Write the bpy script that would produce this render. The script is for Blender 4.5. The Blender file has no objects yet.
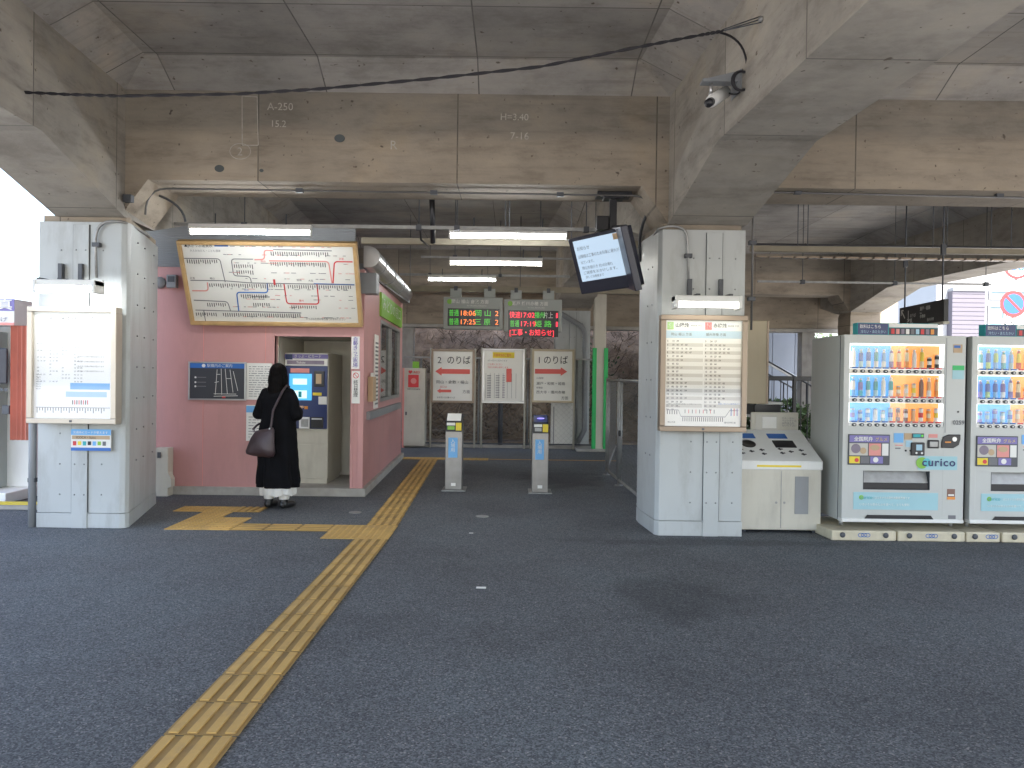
import bpy, bmesh, math, random
from mathutils import Matrix, Vector, noise
random.seed(7)
R = math.radians
scene = bpy.context.scene
COL = scene.collection

# ------------------------------------------------------------------ camera, world, sun, exposure
F, CX, HY, CAMZ, ROLL = 750.0, 512.0, 377.0, 1.5, 0.0131
cam_d = bpy.data.cameras.new('camera')
cam = bpy.data.objects.new('camera', cam_d); COL.objects.link(cam)
cam_d.sensor_width = 36.0; cam_d.lens = F/1024*36.0
cam_d.clip_start = 0.05; cam_d.clip_end = 600
cam.matrix_world = Matrix.Translation((0, 0, CAMZ)) @ Matrix.Rotation(R(90)-math.atan(7/F), 4, 'X') @ Matrix.Rotation(ROLL, 4, 'Z')
scene.camera = cam

SUN_DIR = Vector((-0.35, 0.7, -1.15)).normalized()      # the way the light travels
world = bpy.data.worlds.new('World'); scene.world = world; world.use_nodes = True
nt = world.node_tree; nt.nodes.clear()
sky = nt.nodes.new('ShaderNodeTexSky'); sky.sky_type = 'NISHITA'; sky.sun_disc = False
sky.sun_elevation = math.asin(-SUN_DIR.z)
sky.sun_rotation = math.atan2(-SUN_DIR.x, -SUN_DIR.y)
sky.air_density = 1.0; sky.dust_density = 2.5
bg = nt.nodes.new('ShaderNodeBackground'); bg.inputs[1].default_value = 0.15
out = nt.nodes.new('ShaderNodeOutputWorld')
nt.links.new(sky.outputs[0], bg.inputs[0]); nt.links.new(bg.outputs[0], out.inputs[0])
sun_d = bpy.data.lights.new('sun', 'SUN'); sun_d.energy = 3.6; sun_d.angle = R(0.6); sun_d.color = (1, .95, .88)
sun = bpy.data.objects.new('sun', sun_d); COL.objects.link(sun)
sun.rotation_euler = SUN_DIR.to_track_quat('-Z', 'Y').to_euler()
vs = scene.view_settings
vs.view_transform = 'Standard'; vs.look = 'None'; vs.gamma = 1.0; vs.exposure = 2.52
vs.use_curve_mapping = False
scene.render.engine = 'CYCLES'
cy = scene.cycles
cy.max_bounces = 10; cy.diffuse_bounces = 6; cy.glossy_bounces = 4; cy.transparent_max_bounces = 16
cy.sample_clamp_indirect = 8.0
cy.use_denoising = True
cy.caustics_reflective = False; cy.caustics_refractive = False

# ------------------------------------------------------------------ pixel <-> world helpers (photo measurement to metres)
def unroll(x, y):
    u, v = x-CX, y-HY
    return u + v*ROLL, -u*ROLL + v
def PT(x, y, Y):
    u, v = unroll(x, y)
    return Vector((u*Y/F, Y, CAMZ - v*Y/F))
def XZ(x, y, Y):
    p = PT(x, y, Y); return p.x, p.z
def GR(x, y, z=0.0):
    u, v = unroll(x, y); Y = (CAMZ-z)*F/v
    return Vector((u*Y/F, Y, z))

# ------------------------------------------------------------------ materials
def new_mat(name):
    m = bpy.data.materials.new(name); m.use_nodes = True
    return m, m.node_tree.nodes, m.node_tree.links, m.node_tree.nodes['Principled BSDF']
def ramp(n, stops):
    r = n.new('ShaderNodeValToRGB'); e = r.color_ramp.elements
    e[0].position, e[0].color = stops[0][0], (*stops[0][1], 1)
    e[1].position, e[1].color = stops[-1][0], (*stops[-1][1], 1)
    for p, c in stops[1:-1]:
        k = e.new(p); k.color = (*c, 1)
    return r
def M(name, col, rough=.5, metal=0.0, var=.08, vs=2.0, bump=0.0, bs=60.0, coat=0.0, spec=.5, dirt=0.0):
    m, n, l, b = new_mat(name)
    tc = n.new('ShaderNodeTexCoord')
    nz = n.new('ShaderNodeTexNoise'); nz.inputs['Scale'].default_value = vs; nz.inputs['Detail'].default_value = 6
    l.new(tc.outputs['Object'], nz.inputs['Vector'])
    lo = tuple(max(0, c*(1-var)) for c in col); hi = tuple(min(1, c*(1+var)) for c in col)
    rp = ramp(n, [(.3, lo), (.7, hi)]); l.new(nz.outputs['Fac'], rp.inputs['Fac'])
    last = rp.outputs['Color']
    if dirt:
        d = n.new('ShaderNodeTexNoise'); d.inputs['Scale'].default_value = 5; d.inputs['Detail'].default_value = 10
        d.inputs['Roughness'].default_value = .7
        mp = n.new('ShaderNodeMapping'); mp.inputs['Scale'].default_value = (1, 1, .25)
        l.new(tc.outputs['Object'], mp.inputs['Vector']); l.new(mp.outputs[0], d.inputs['Vector'])
        dr = ramp(n, [(.5, (0, 0, 0)), (.75, (dirt, dirt, dirt))]); l.new(d.outputs['Fac'], dr.inputs['Fac'])
        mx = n.new('ShaderNodeMixRGB'); mx.inputs['Color2'].default_value = (.16, .13, .1, 1)
        l.new(dr.outputs['Color'], mx.inputs['Fac']); l.new(last, mx.inputs['Color1']); last = mx.outputs['Color']
    l.new(last, b.inputs['Base Color'])
    b.inputs['Roughness'].default_value = rough; b.inputs['Metallic'].default_value = metal
    b.inputs['Coat Weight'].default_value = coat; b.inputs['Specular IOR Level'].default_value = spec
    if rough > .1:
        rr = n.new('ShaderNodeMapRange'); rr.inputs['To Min'].default_value = rough*.85; rr.inputs['To Max'].default_value = min(1, rough*1.15)
        l.new(nz.outputs['Fac'], rr.inputs['Value']); l.new(rr.outputs[0], b.inputs['Roughness'])
    if bump:
        bz = n.new('ShaderNodeTexNoise'); bz.inputs['Scale'].default_value = bs; bz.inputs['Detail'].default_value = 4
        l.new(tc.outputs['Object'], bz.inputs['Vector'])
        bp = n.new('ShaderNodeBump'); bp.inputs['Strength'].default_value = bump; bp.inputs['Distance'].default_value = .004
        l.new(bz.outputs['Fac'], bp.inputs['Height']); l.new(bp.outputs[0], b.inputs['Normal'])
    return m
def EM(name, col, strength):
    m, n, l, b = new_mat(name)
    b.inputs['Base Color'].default_value = (*[c*.5 for c in col], 1)
    b.inputs['Emission Color'].default_value = (*col, 1); b.inputs['Emission Strength'].default_value = strength
    b.inputs['Roughness'].default_value = .3
    return m
def pane_mat(name, tint=(1, 1, 1), rough=.02, ior=1.5):
    m = bpy.data.materials.new(name); m.use_nodes = True
    n, l = m.node_tree.nodes, m.node_tree.links; n.clear()
    o = n.new('ShaderNodeOutputMaterial'); mx = n.new('ShaderNodeMixShader')
    t = n.new('ShaderNodeBsdfTransparent'); t.inputs[0].default_value = (*tint, 1)
    g = n.new('ShaderNodeBsdfGlossy'); g.inputs['Roughness'].default_value = rough
    fr = n.new('ShaderNodeLayerWeight'); fr.inputs[0].default_value = .5      # two-sided Schlick term
    pw = n.new('ShaderNodeMath'); pw.operation = 'POWER'; pw.inputs[1].default_value = 5; l.new(fr.outputs['Facing'], pw.inputs[0])
    ma = n.new('ShaderNodeMath'); ma.operation = 'MULTIPLY_ADD'; ma.inputs[1].default_value = .9; ma.inputs[2].default_value = .045; l.new(pw.outputs[0], ma.inputs[0])
    l.new(ma.outputs[0], mx.inputs[0]); l.new(t.outputs[0], mx.inputs[1]); l.new(g.outputs[0], mx.inputs[2]); l.new(mx.outputs[0], o.inputs[0])
    return m
def concrete(name, plane, col=(.27, .245, .21), pw=1.8, ph=.9, off=(0, 0), warm=.5):
    """cast concrete with board joints; plane 'xy','xz','yz' tells which coordinates carry the panel joints"""
    m, n, l, b = new_mat(name)
    tc = n.new('ShaderNodeTexCoord')
    sp = n.new('ShaderNodeSeparateXYZ'); l.new(tc.outputs['Object'], sp.inputs[0])
    cb = n.new('ShaderNodeCombineXYZ')
    ax = {'x': 0, 'y': 1, 'z': 2}
    l.new(sp.outputs[ax[plane[0]]], cb.inputs[0]); l.new(sp.outputs[ax[plane[1]]], cb.inputs[1])
    mp = n.new('ShaderNodeMapping'); mp.inputs['Location'].default_value = (off[0], off[1], 0)
    l.new(cb.outputs[0], mp.inputs['Vector'])
    # slightly wavering joints
    br = n.new('ShaderNodeTexBrick'); br.inputs['Scale'].default_value = 1.0
    br.inputs['Brick Width'].default_value = pw; br.inputs['Row Height'].default_value = ph
    br.inputs['Mortar Size'].default_value = .007; br.inputs['Mortar Smooth'].default_value = .3; br.offset = 0.0
    br.inputs['Color1'].default_value = (.42, .42, .42, 1); br.inputs['Color2'].default_value = (.6, .6, .6, 1)
    br.inputs['Mortar'].default_value = (.5, .5, .5, 1)
    l.new(mp.outputs[0], br.inputs['Vector'])
    big = n.new('ShaderNodeTexNoise'); big.inputs['Scale'].default_value = .55; big.inputs['Detail'].default_value = 8; big.inputs['Roughness'].default_value = .62
    l.new(tc.outputs['Object'], big.inputs['Vector'])
    mid = n.new('ShaderNodeTexNoise'); mid.inputs['Scale'].default_value = 3.2; mid.inputs['Detail'].default_value = 9; mid.inputs['Roughness'].default_value = .7
    mp2 = n.new('ShaderNodeMapping'); mp2.inputs['Scale'].default_value = (.45, .6, 1.6)
    l.new(tc.outputs['Object'], mp2.inputs['Vector']); l.new(mp2.outputs[0], mid.inputs['Vector'])
    c = Vector(col)
    r1 = ramp(n, [(.28, tuple(c*.62)), (.44, tuple(c*.86)), (.56, tuple(c)), (.72, tuple(Vector((c.x*1.22, c.y*1.13, c.z*.98))))])
    l.new(big.outputs['Fac'], r1.inputs['Fac'])
    r2 = ramp(n, [(.33, (.68, .67, .66)), (.5, (.96, .96, .96)), (.7, (1.12, 1.1, 1.06))]); l.new(mid.outputs['Fac'], r2.inputs['Fac'])
    mu = n.new('ShaderNodeMixRGB'); mu.blend_type = 'MULTIPLY'; mu.inputs['Fac'].default_value = 1
    l.new(r1.outputs[0], mu.inputs['Color1']); l.new(r2.outputs[0], mu.inputs['Color2'])
    # panel to panel tone
    ov = n.new('ShaderNodeMixRGB'); ov.blend_type = 'OVERLAY'; ov.inputs['Fac'].default_value = .6
    l.new(mu.outputs[0], ov.inputs['Color1']); l.new(br.outputs['Color'], ov.inputs['Color2'])
    # joints, broken up
    jm = n.new('ShaderNodeMath'); jm.operation = 'MULTIPLY'
    jr = ramp(n, [(.3, (.35, .35, .35)), (.55, (1, 1, 1))]); l.new(mid.outputs['Fac'], jr.inputs['Fac'])
    l.new(br.outputs['Fac'], jm.inputs[0]); l.new(jr.outputs[0], jm.inputs[1])
    jx = n.new('ShaderNodeMixRGB'); jx.inputs['Color2'].default_value = (c.x*.3, c.y*.3, c.z*.3, 1)
    l.new(jm.outputs[0], jx.inputs['Fac']); l.new(ov.outputs[0], jx.inputs['Color1'])
    # pock marks and rust coloured spots
    vo = n.new('ShaderNodeTexVoronoi'); vo.inputs['Scale'].default_value = 6.5; vo.inputs['Randomness'].default_value = 1
    l.new(tc.outputs['Object'], vo.inputs['Vector'])
    vr = ramp(n, [(.0, (.8, .8, .8)), (.06, (0, 0, 0))]); l.new(vo.outputs['Distance'], vr.inputs['Fac'])
    px = n.new('ShaderNodeMixRGB'); px.inputs['Color2'].default_value = (.07, .055, .045, 1)
    l.new(vr.outputs[0], px.inputs['Fac']); l.new(jx.outputs[0], px.inputs['Color1'])
    lastc = px.outputs[0]
    # long horizontal board marks and crisp pits
    mp3 = n.new('ShaderNodeMapping'); mp3.inputs['Scale'].default_value = (.5, .5, 11) if 'z' in plane else (.7, 9, .7)
    l.new(tc.outputs['Object'], mp3.inputs['Vector'])
    st = n.new('ShaderNodeTexNoise'); st.inputs['Scale'].default_value = 1.6; st.inputs['Detail'].default_value = 6; st.inputs['Roughness'].default_value = .6
    l.new(mp3.outputs[0], st.inputs['Vector'])
    sr = ramp(n, [(.36, (.80, .79, .78)), (.46, (1, 1, 1)), (.62, (1, 1, 1)), (.7, (1.12, 1.1, 1.07))]); l.new(st.outputs['Fac'], sr.inputs['Fac'])
    m3 = n.new('ShaderNodeMixRGB'); m3.blend_type = 'MULTIPLY'; m3.inputs['Fac'].default_value = .5
    l.new(lastc, m3.inputs['Color1']); l.new(sr.outputs[0], m3.inputs['Color2']); lastc = m3.outputs[0]
    pt_ = n.new('ShaderNodeTexNoise'); pt_.inputs['Scale'].default_value = 16; pt_.inputs['Detail'].default_value = 3
    l.new(tc.outputs['Object'], pt_.inputs['Vector'])
    pr_ = ramp(n, [(.26, (.9, .9, .9)), (.31, (0, 0, 0))]); l.new(pt_.outputs['Fac'], pr_.inputs['Fac'])
    m4 = n.new('ShaderNodeMixRGB'); m4.inputs['Color2'].default_value = (.10, .075, .055, 1)
    l.new(pr_.outputs[0], m4.inputs['Fac']); l.new(lastc, m4.inputs['Color1']); lastc = m4.outputs[0]
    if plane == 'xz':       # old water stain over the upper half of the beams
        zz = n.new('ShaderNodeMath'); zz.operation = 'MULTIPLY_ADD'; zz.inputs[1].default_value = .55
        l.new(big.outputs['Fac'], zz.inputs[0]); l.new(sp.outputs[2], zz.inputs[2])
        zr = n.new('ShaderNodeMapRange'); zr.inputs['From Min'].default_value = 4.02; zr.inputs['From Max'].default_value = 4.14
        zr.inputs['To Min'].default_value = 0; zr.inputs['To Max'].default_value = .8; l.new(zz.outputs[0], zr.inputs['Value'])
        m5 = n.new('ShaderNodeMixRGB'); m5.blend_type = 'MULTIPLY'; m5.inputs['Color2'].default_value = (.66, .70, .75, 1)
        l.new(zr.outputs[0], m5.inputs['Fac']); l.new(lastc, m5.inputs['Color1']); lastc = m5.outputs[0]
    l.new(lastc, b.inputs['Base Color'])
    b.inputs['Roughness'].default_value = .85
    fine = n.new('ShaderNodeTexNoise'); fine.inputs['Scale'].default_value = 40; fine.inputs['Detail'].default_value = 5
    l.new(tc.outputs['Object'], fine.inputs['Vector'])
    ad = n.new('ShaderNodeMath'); ad.operation = 'SUBTRACT'; l.new(fine.outputs['Fac'], ad.inputs[0]); l.new(br.outputs['Fac'], ad.inputs[1])
    bp = n.new('ShaderNodeBump'); bp.inputs['Strength'].default_value = .35; bp.inputs['Distance'].default_value = .006
    l.new(ad.outputs[0], bp.inputs['Height']); l.new(bp.outputs[0], b.inputs['Normal'])
    return m
def asphalt():
    m, n, l, b = new_mat('asphalt')
    tc = n.new('ShaderNodeTexCoord')
    vo = n.new('ShaderNodeTexVoronoi'); vo.inputs['Scale'].default_value = 135
    l.new(tc.outputs['Object'], vo.inputs['Vector'])
    sp = n.new('ShaderNodeSeparateColor'); l.new(vo.outputs['Color'], sp.inputs[0])
    r = ramp(n, [(0, (.050, .056, .060)), (.45, (.104, .114, .120)), (.8, (.156, .170, .178)), (.965, (.20, .205, .21)), (1, (.32, .31, .29))])
    l.new(sp.outputs[0], r.inputs['Fac'])
    big = n.new('ShaderNodeTexNoise'); big.inputs['Scale'].default_value = .5; big.inputs['Detail'].default_value = 9; big.inputs['Roughness'].default_value = .65
    l.new(tc.outputs['Object'], big.inputs['Vector'])
    r2 = ramp(n, [(.3, (.70, .67, .68)), (.5, (1, .97, .98)), (.7, (1.16, 1.20, 1.21))]); l.new(big.outputs['Fac'], r2.inputs['Fac'])
    mu = n.new('ShaderNodeMixRGB'); mu.blend_type = 'MULTIPLY'; mu.inputs['Fac'].default_value = 1
    l.new(r.outputs[0], mu.inputs['Color1']); l.new(r2.outputs[0], mu.inputs['Color2'])
    # an old damp stain near the right hand column, then two other dark patches
    last = mu.outputs[0]
    dist_noise = n.new('ShaderNodeTexNoise'); dist_noise.inputs['Scale'].default_value = 3.2; dist_noise.inputs['Detail'].default_value = 7
    l.new(tc.outputs['Object'], dist_noise.inputs['Vector'])
    for (sx, sy, rx, ry, k) in ((1.14, 5.2, .42, .55, .38), (0.75, 11.2, .7, 1.0, .45), (1.9, 6.9, 1.5, .16, .35)):
        mp = n.new('ShaderNodeMapping'); mp.vector_type = 'TEXTURE'
        mp.inputs['Location'].default_value = (sx, sy, 0); mp.inputs['Scale'].default_value = (rx, ry, 1)
        l.new(tc.outputs['Object'], mp.inputs['Vector'])
        ln = n.new('ShaderNodeVectorMath'); ln.operation = 'LENGTH'; l.new(mp.outputs[0], ln.inputs[0])
        a = n.new('ShaderNodeMath'); a.operation = 'MULTIPLY_ADD'; a.inputs[1].default_value = 1.7; l.new(dist_noise.outputs['Fac'], a.inputs[0]); l.new(ln.outputs['Value'], a.inputs[2])
        rr = ramp(n, [(.0, (1, 1, 1)), (.55, (1, 1, 1)), (.75, (0, 0, 0))])
        sc = n.new('ShaderNodeMath'); sc.operation = 'MULTIPLY'; sc.inputs[1].default_value = .38; l.new(a.outputs[0], sc.inputs[0]); l.new(sc.outputs[0], rr.inputs['Fac'])
        kk = n.new('ShaderNodeMath'); kk.operation = 'MULTIPLY'; kk.inputs[1].default_value = k; l.new(rr.outputs[0], kk.inputs[0])
        mx = n.new('ShaderNodeMixRGB'); mx.inputs['Color2'].default_value = (.016, .017, .02, 1)
        l.new(kk.outputs[0], mx.inputs['Fac']); l.new(last, mx.inputs['Color1']); last = mx.outputs[0]
    l.new(last, b.inputs['Base Color'])
    b.inputs['Roughness'].default_value = .78; b.inputs['Specular IOR Level'].default_value = .35
    bp = n.new('ShaderNodeBump'); bp.inputs['Strength'].default_value = .8; bp.inputs['Distance'].default_value = .006
    l.new(sp.outputs[1], bp.inputs['Height']); l.new(bp.outputs[0], b.inputs['Normal'])
    return m
def soil():
    m, n, l, b = new_mat('dry_soil')
    tc = n.new('ShaderNodeTexCoord')
    a = n.new('ShaderNodeTexNoise'); a.inputs['Scale'].default_value = 2.5; a.inputs['Detail'].default_value = 12; a.inputs['Roughness'].default_value = .75
    l.new(tc.outputs['Object'], a.inputs['Vector'])
    r = ramp(n, [(.3, (.09, .06, .04)), (.46, (.26, .19, .13)), (.6, (.40, .30, .21)), (.78, (.52, .42, .32))]); l.new(a.outputs['Fac'], r.inputs['Fac'])
    l.new(r.outputs[0], b.inputs['Base Color']); b.inputs['Roughness'].default_value = .95
    bp = n.new('ShaderNodeBump'); bp.inputs['Strength'].default_value = 1; bp.inputs['Distance'].default_value = .05
    l.new(a.outputs['Fac'], bp.inputs['Height']); l.new(bp.outputs[0], b.inputs['Normal'])
    return m

MT = dict(
 slab=concrete('ceiling_concrete', 'xy', (.40, .375, .345), 1.45, .92, (.35, .42)),
 beamx=concrete('beam_concrete_front', 'xz', (.375, .315, .245), 1.9, 3.0, (.55, .3)),
 beamy=concrete('beam_concrete_side', 'yz', (.37, .34, .295), 1.35, 3.0, (.2, .3)),
 asphalt=asphalt(), soil=soil(),
 jacket=M('white_painted_steel', (.47, .49, .485), .42, 0, .06, 1.2, .05, 20, dirt=.36),
 jacket_dark=M('dark_seam', (.08, .09, .09), .7),
 bolt=M('grey_bolt', (.24, .25, .25), .5, .2),
 white=M('white_paint', (.74, .74, .71), .4, 0, .05, 2, dirt=.12),
 ivory=M('ivory_paint', (.56, .53, .45), .5, 0, .06, 2, dirt=.25),
 beige=M('beige_paint', (.50, .42, .29), .45, 0, .06, 2, dirt=.15),
 bronze=M('bronze_aluminium', (.28, .22, .165), .38, .45, .08, 3),
 alu=M('aluminium', (.55, .55, .55), .35, .8, .06, 6),
 steel=M('brushed_steel', (.27, .26, .25), .38, .85, .1, 9),
 galv=M('galvanised_steel', (.33, .33, .32), .5, .6, .15, 14),
 grey=M('grey_paint', (.26, .27, .28), .5, 0, .08, 3, dirt=.15),
 dgrey=M('dark_grey_paint', (.07, .075, .085), .5, 0, .1, 3),
 black=M('black_plastic', (.015, .015, .018), .35, 0, .2, 3),
 rubber=M('black_rubber', (.02, .018, .022), .65, 0, .2, 3),
 paper=M('printed_paper', (.78, .77, .73), .7, 0, .03, 3),
 poster=M('poster_sheet', (.72, .71, .66), .35, 0, .03, 2, coat=.3),
 ink=M('black_ink', (.02, .02, .025), .6, 0, 0),
 inkgrey=M('grey_ink', (.16, .16, .17), .6, 0, 0),
 red=M('red_ink', (.62, .045, .05), .5, 0, .05),
 rose=M('rose_tint', (.70, .28, .25), .5, 0, .05),
 blue=M('blue_print', (.03, .14, .45), .45, 0, .05),
 sky=M('light_blue_print', (.16, .42, .75), .45, 0, .05),
 pblue=M('pale_blue_print', (.36, .56, .68), .5, 0, .05),
 teal=M('teal_print', (.03, .38, .42), .5, 0, .05),
 orange=M('orange_print', (.75, .28, .05), .5, 0, .05),
 tan=M('tan_paper', (.5, .36, .22), .6, 0, .1),
 yellow=M('yellow_print', (.78, .6, .04), .5, 0, .05),
 green=M('green_paint', (.03, .45, .12), .45, 0, .06),
 lime=M('lime_panel', (.22, .48, .05), .45, 0, .05),
 purple=M('purple_print', (.2, .17, .42), .5, 0, .05),
 mauve=M('mauve_print', (.22, .18, .23), .5, 0, .15, 9),
 pink=M('pink_painted_panel', (.53, .27, .26), .48, 0, .07, 1.1, dirt=.18),
 plinth=M('pale_concrete', (.36, .34, .31), .8, 0, .18, 5, .3, 60, dirt=.3),
 tactile=M('tactile_yellow', (.54, .335, .10), .65, 0, .16, 1.6, .3, 90, dirt=.4),
 oline=M('faded_orange_paint', (.48, .26, .08), .7, 0, .2, 9, dirt=.4),
 navy=M('navy_panel', (.02, .035, .13), .35, 0, .05),
 mapdark=M('dark_map_panel', (.045, .048, .058), .4, 0, .05),
 screen=EM('lit_screen', (.62, .80, 1.0), .11),
 tscreen=EM('touch_screen', (.06, .40, .75), .2), tscreen2=EM('touch_screen_pale', (.6, .9, 1.0), .2),
 tube=EM('fluorescent_tube', (.93, .97, 1.0), 14.0),
 tubew=EM('warm_fluorescent_tube', (1.0, .97, .88), 11.0),
 ledr=EM('led_red', (1.0, .03, .06), .32), ledo=EM('led_orange', (1.0, .22, .04), .28), ledg=EM('led_green', (.10, .75, .06), .11),
 vblue=EM('lit_blue_card', (.05, .36, .85), .17), vor=EM('lit_orange_card', (.95, .33, .08), .19), vwh=EM('display_tube', (.95, .98, 1.0), .38),
 uscreen=EM('violet_screen', (.25, .22, .9), .3),
 glass=pane_mat('clear_pane'), dglass=pane_mat('office_pane', (.45, .47, .45)),
 coat=M('black_wool', (.0055, .0055, .007), .9, 0, .3, 8, .5, 200, spec=.12),
 hair=M('black_hair', (.004, .0032, .003), .5, 0, .3, 30, .6, 150, spec=.06),
 skin=M('skin', (.55, .33, .24), .5, 0, .05),
 cloth=M('white_cloth', (.66, .64, .6), .8, 0, .06, 6, .4, 120),
 leather=M('maroon_leather', (.040, .022, .026), .42, 0, .25, 6, .5, 40),
 shoe=M('black_leather', (.012, .012, .012), .35),
 curtain=M('salmon_curtain', (.6, .23, .17), .8, 0, .1, 3),
 resin=M('cream_resin', (.58, .52, .38), .55, 0, .12, 6, dirt=.4),
 vbody=M('vending_white', (.51, .52, .495), .35, 0, .03, 1, dirt=.08),
 eye=M('dark_eye', (.02, .012, .01), .1), lip=M('lip', (.4, .12, .1), .4),
 siding=M('blue_grey_siding', (.24, .27, .32), .6, 0, .05),
 render=M('white_render', (.36, .36, .36), .7, 0, .03),
 bark=M('bark', (.07, .05, .035), .9), leaf=M('dull_leaf', (.06, .10, .035), .7, 0, .4, 8),
 twig=M('dry_twig', (.36, .28, .2), .9, 0, .4, 3), twigd=M('dark_twig', (.12, .085, .055), .9, 0, .3, 3),
 chalk=M('chalk', (.44, .40, .34), .9, 0, .2, 20),
 bounce_paving=M('pale_bounce_paving', (.36, .35, .33), .85, 0, .12, 2),  # made pale so the added sheets bounce sunlight up to the ceiling
 wood=M('golden_wood', (.50, .32, .14), .5, 0, .15, 8),
 tbase=M('tactile_base', (.33, .21, .07), .8, 0, .25, 3, .3, 90, dirt=.5),
 tray=M('dull_cream_tray', (.27, .235, .17), .6, 0, .15, 4, dirt=.3), cond=M('dark_conduit', (.13, .125, .12), .5, .3, .1, 6),
 wglass=M('window_glass_teal', (.16, .24, .27), .12, 0, .1),
)

# ------------------------------------------------------------------ mesh builder
WM = {}
class MB:
    def __init__(s): s.bm = bmesh.new(); s.mats = []
    def mi(s, m):
        m = MT[m] if isinstance(m, str) else m
        if m not in s.mats: s.mats.append(m)
        return s.mats.index(m)
    def _fin(s, verts, m, T=None, smooth=False):
        if T is not None: bmesh.ops.transform(s.bm, matrix=T, verts=verts)
        i = s.mi(m)
        fs = set(f for v in verts for f in v.link_faces)
        for f in fs: f.material_index = i; f.smooth = smooth
        return verts
    def box(s, x0, x1, y0, y1, z0, z1, m='white', bev=0.0, T=None):
        vs = [s.bm.verts.new((x, y, z)) for x in (x0, x1) for y in (y0, y1) for z in (z0, z1)]
        fs = [s.bm.faces.new([vs[i] for i in q]) for q in ((0, 1, 3, 2), (4, 6, 7, 5), (0, 4, 5, 1), (2, 3, 7, 6), (0, 2, 6, 4), (1, 5, 7, 3))]
        if bev > 0:
            es = list(set(e for f in fs for e in f.edges))
            r = bmesh.ops.bevel(s.bm, geom=es, offset=bev, segments=2, profile=.5, affect='EDGES')
            vs = list(set(v for v in r['verts'] if v.is_valid) | set(v for v in vs if v.is_valid))
        return s._fin(vs, m, T)
    def prism(s, pts, a, b, axis='z', m='white', T=None, bev=0.0):
        """extrude a 2-D outline between a and b along an axis; pts are the other two coordinates in order"""
        def co(p, t):
            return {'z': (p[0], p[1], t), 'y': (p[0], t, p[1]), 'x': (t, p[0], p[1])}[axis]
        lo = [s.bm.verts.new(co(p, a)) for p in pts]; hi = [s.bm.verts.new(co(p, b)) for p in pts]
        k = len(pts); fs = [s.bm.faces.new(lo[::-1]), s.bm.faces.new(hi)]
        for i in range(k): fs.append(s.bm.faces.new((lo[i], lo[(i+1) % k], hi[(i+1) % k], hi[i])))
        vs = lo+hi
        if bev > 0:
            es = list(set(e for f in fs for e in f.edges))
            r = bmesh.ops.bevel(s.bm, geom=es, offset=bev, segments=2, profile=.5, affect='EDGES')
            vs = list(set(v for v in r['verts'] if v.is_valid) | set(v for v in vs if v.is_valid))
        return s._fin(vs, m, T)
    def quad(s, a, b, c, d, m='white', T=None):
        vs = [s.bm.verts.new(p) for p in (a, b, c, d)]; s.bm.faces.new(vs); return s._fin(vs, m, T)
    def tube(s, path, r, m='galv', seg=8, T=None, caps=True):
        path = [Vector(p) for p in path]; rs = r if isinstance(r, (list, tuple)) else [r]*len(path)
        rings = []; up0 = None
        for i, p in enumerate(path):
            t = (path[min(i+1, len(path)-1)] - path[max(i-1, 0)]).normalized()
            if up0 is None: up0 = Vector((0, 0, 1)) if abs(t.z) < .9 else Vector((0, 1, 0))
            a = t.cross(up0)
            if a.length < 1e-4: a = t.cross(Vector((1, 0, 0)))
            a.normalize(); b = a.cross(t).normalized(); up0 = b
            rings.append([s.bm.verts.new(p + rs[i]*(math.cos(2*math.pi*k/seg)*a + math.sin(2*math.pi*k/seg)*b)) for k in range(seg)])
        for i in range(len(rings)-1):
            for k in range(seg): s.bm.faces.new((rings[i][k], rings[i][(k+1) % seg], rings[i+1][(k+1) % seg], rings[i+1][k]))
        if caps: s.bm.faces.new(rings[0][::-1]); s.bm.faces.new(rings[-1])
        return s._fin([v for q in rings for v in q], m, T, True)
    def lathe(s, prof, c=(0, 0, 0), m='white', seg=16, T=None, sx=1, sy=1, cols=None):
        rings = [[s.bm.verts.new((c[0]+sx*r*math.cos(2*math.pi*k/seg), c[1]+sy*r*math.sin(2*math.pi*k/seg), c[2]+z)) for k in range(seg)] for r, z in prof]
        i0 = s.mi(m)
        for i in range(len(rings)-1):
            for k in range(seg): s.bm.faces.new((rings[i][k], rings[i][(k+1) % seg], rings[i+1][(k+1) % seg], rings[i+1][k]))
        s.bm.faces.new(rings[0][::-1]); s.bm.faces.new(rings[-1])
        s._fin([v for q in rings for v in q], m, T, True)
        if cols:
            for i, cm in enumerate(cols):
                ci = s.mi(cm)
                for k in range(seg):
                    for f in rings[i][k].link_faces:
                        if f in rings[i+1][k].link_faces and len(f.verts) == 4: f.material_index = ci
        return rings
    def disc(s, x, z, r, y, m, T=None, seg=20, sy=1.0, th=.002):
        return s.prism([(x+r*math.cos(2*math.pi*k/seg), z+r*sy*math.sin(2*math.pi*k/seg)) for k in range(seg)], y-th, y, 'y', m, T)
    def ball(s, c, r, m, seg=12, T=None, sc=(1, 1, 1)):
        res = bmesh.ops.create_uvsphere(s.bm, u_segments=seg, v_segments=max(6, seg*2//3), radius=r, matrix=Matrix.Translation(c) @ Matrix.Diagonal((*sc, 1)))
        return s._fin(res['verts'], m, T, True)
    def strip(s, pts, w, y, m, T=None, th=.002):
        """flat ribbon along a polyline in the x-z plane, facing -y"""
        pts = [Vector((p[0], 0, p[1])) for p in pts]
        L = []; Rr = []
        for i, p in enumerate(pts):
            d = (pts[min(i+1, len(pts)-1)]-pts[max(i-1, 0)]).normalized(); nrm = Vector((-d.z, 0, d.x))
            L.append(p+nrm*w/2); Rr.append(p-nrm*w/2)
        vs = []
        for i in range(len(pts)-1):
            q = [s.bm.verts.new((v.x, y-th, v.z)) for v in (L[i], L[i+1], Rr[i+1], Rr[i])]; s.bm.faces.new(q); vs += q
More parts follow.
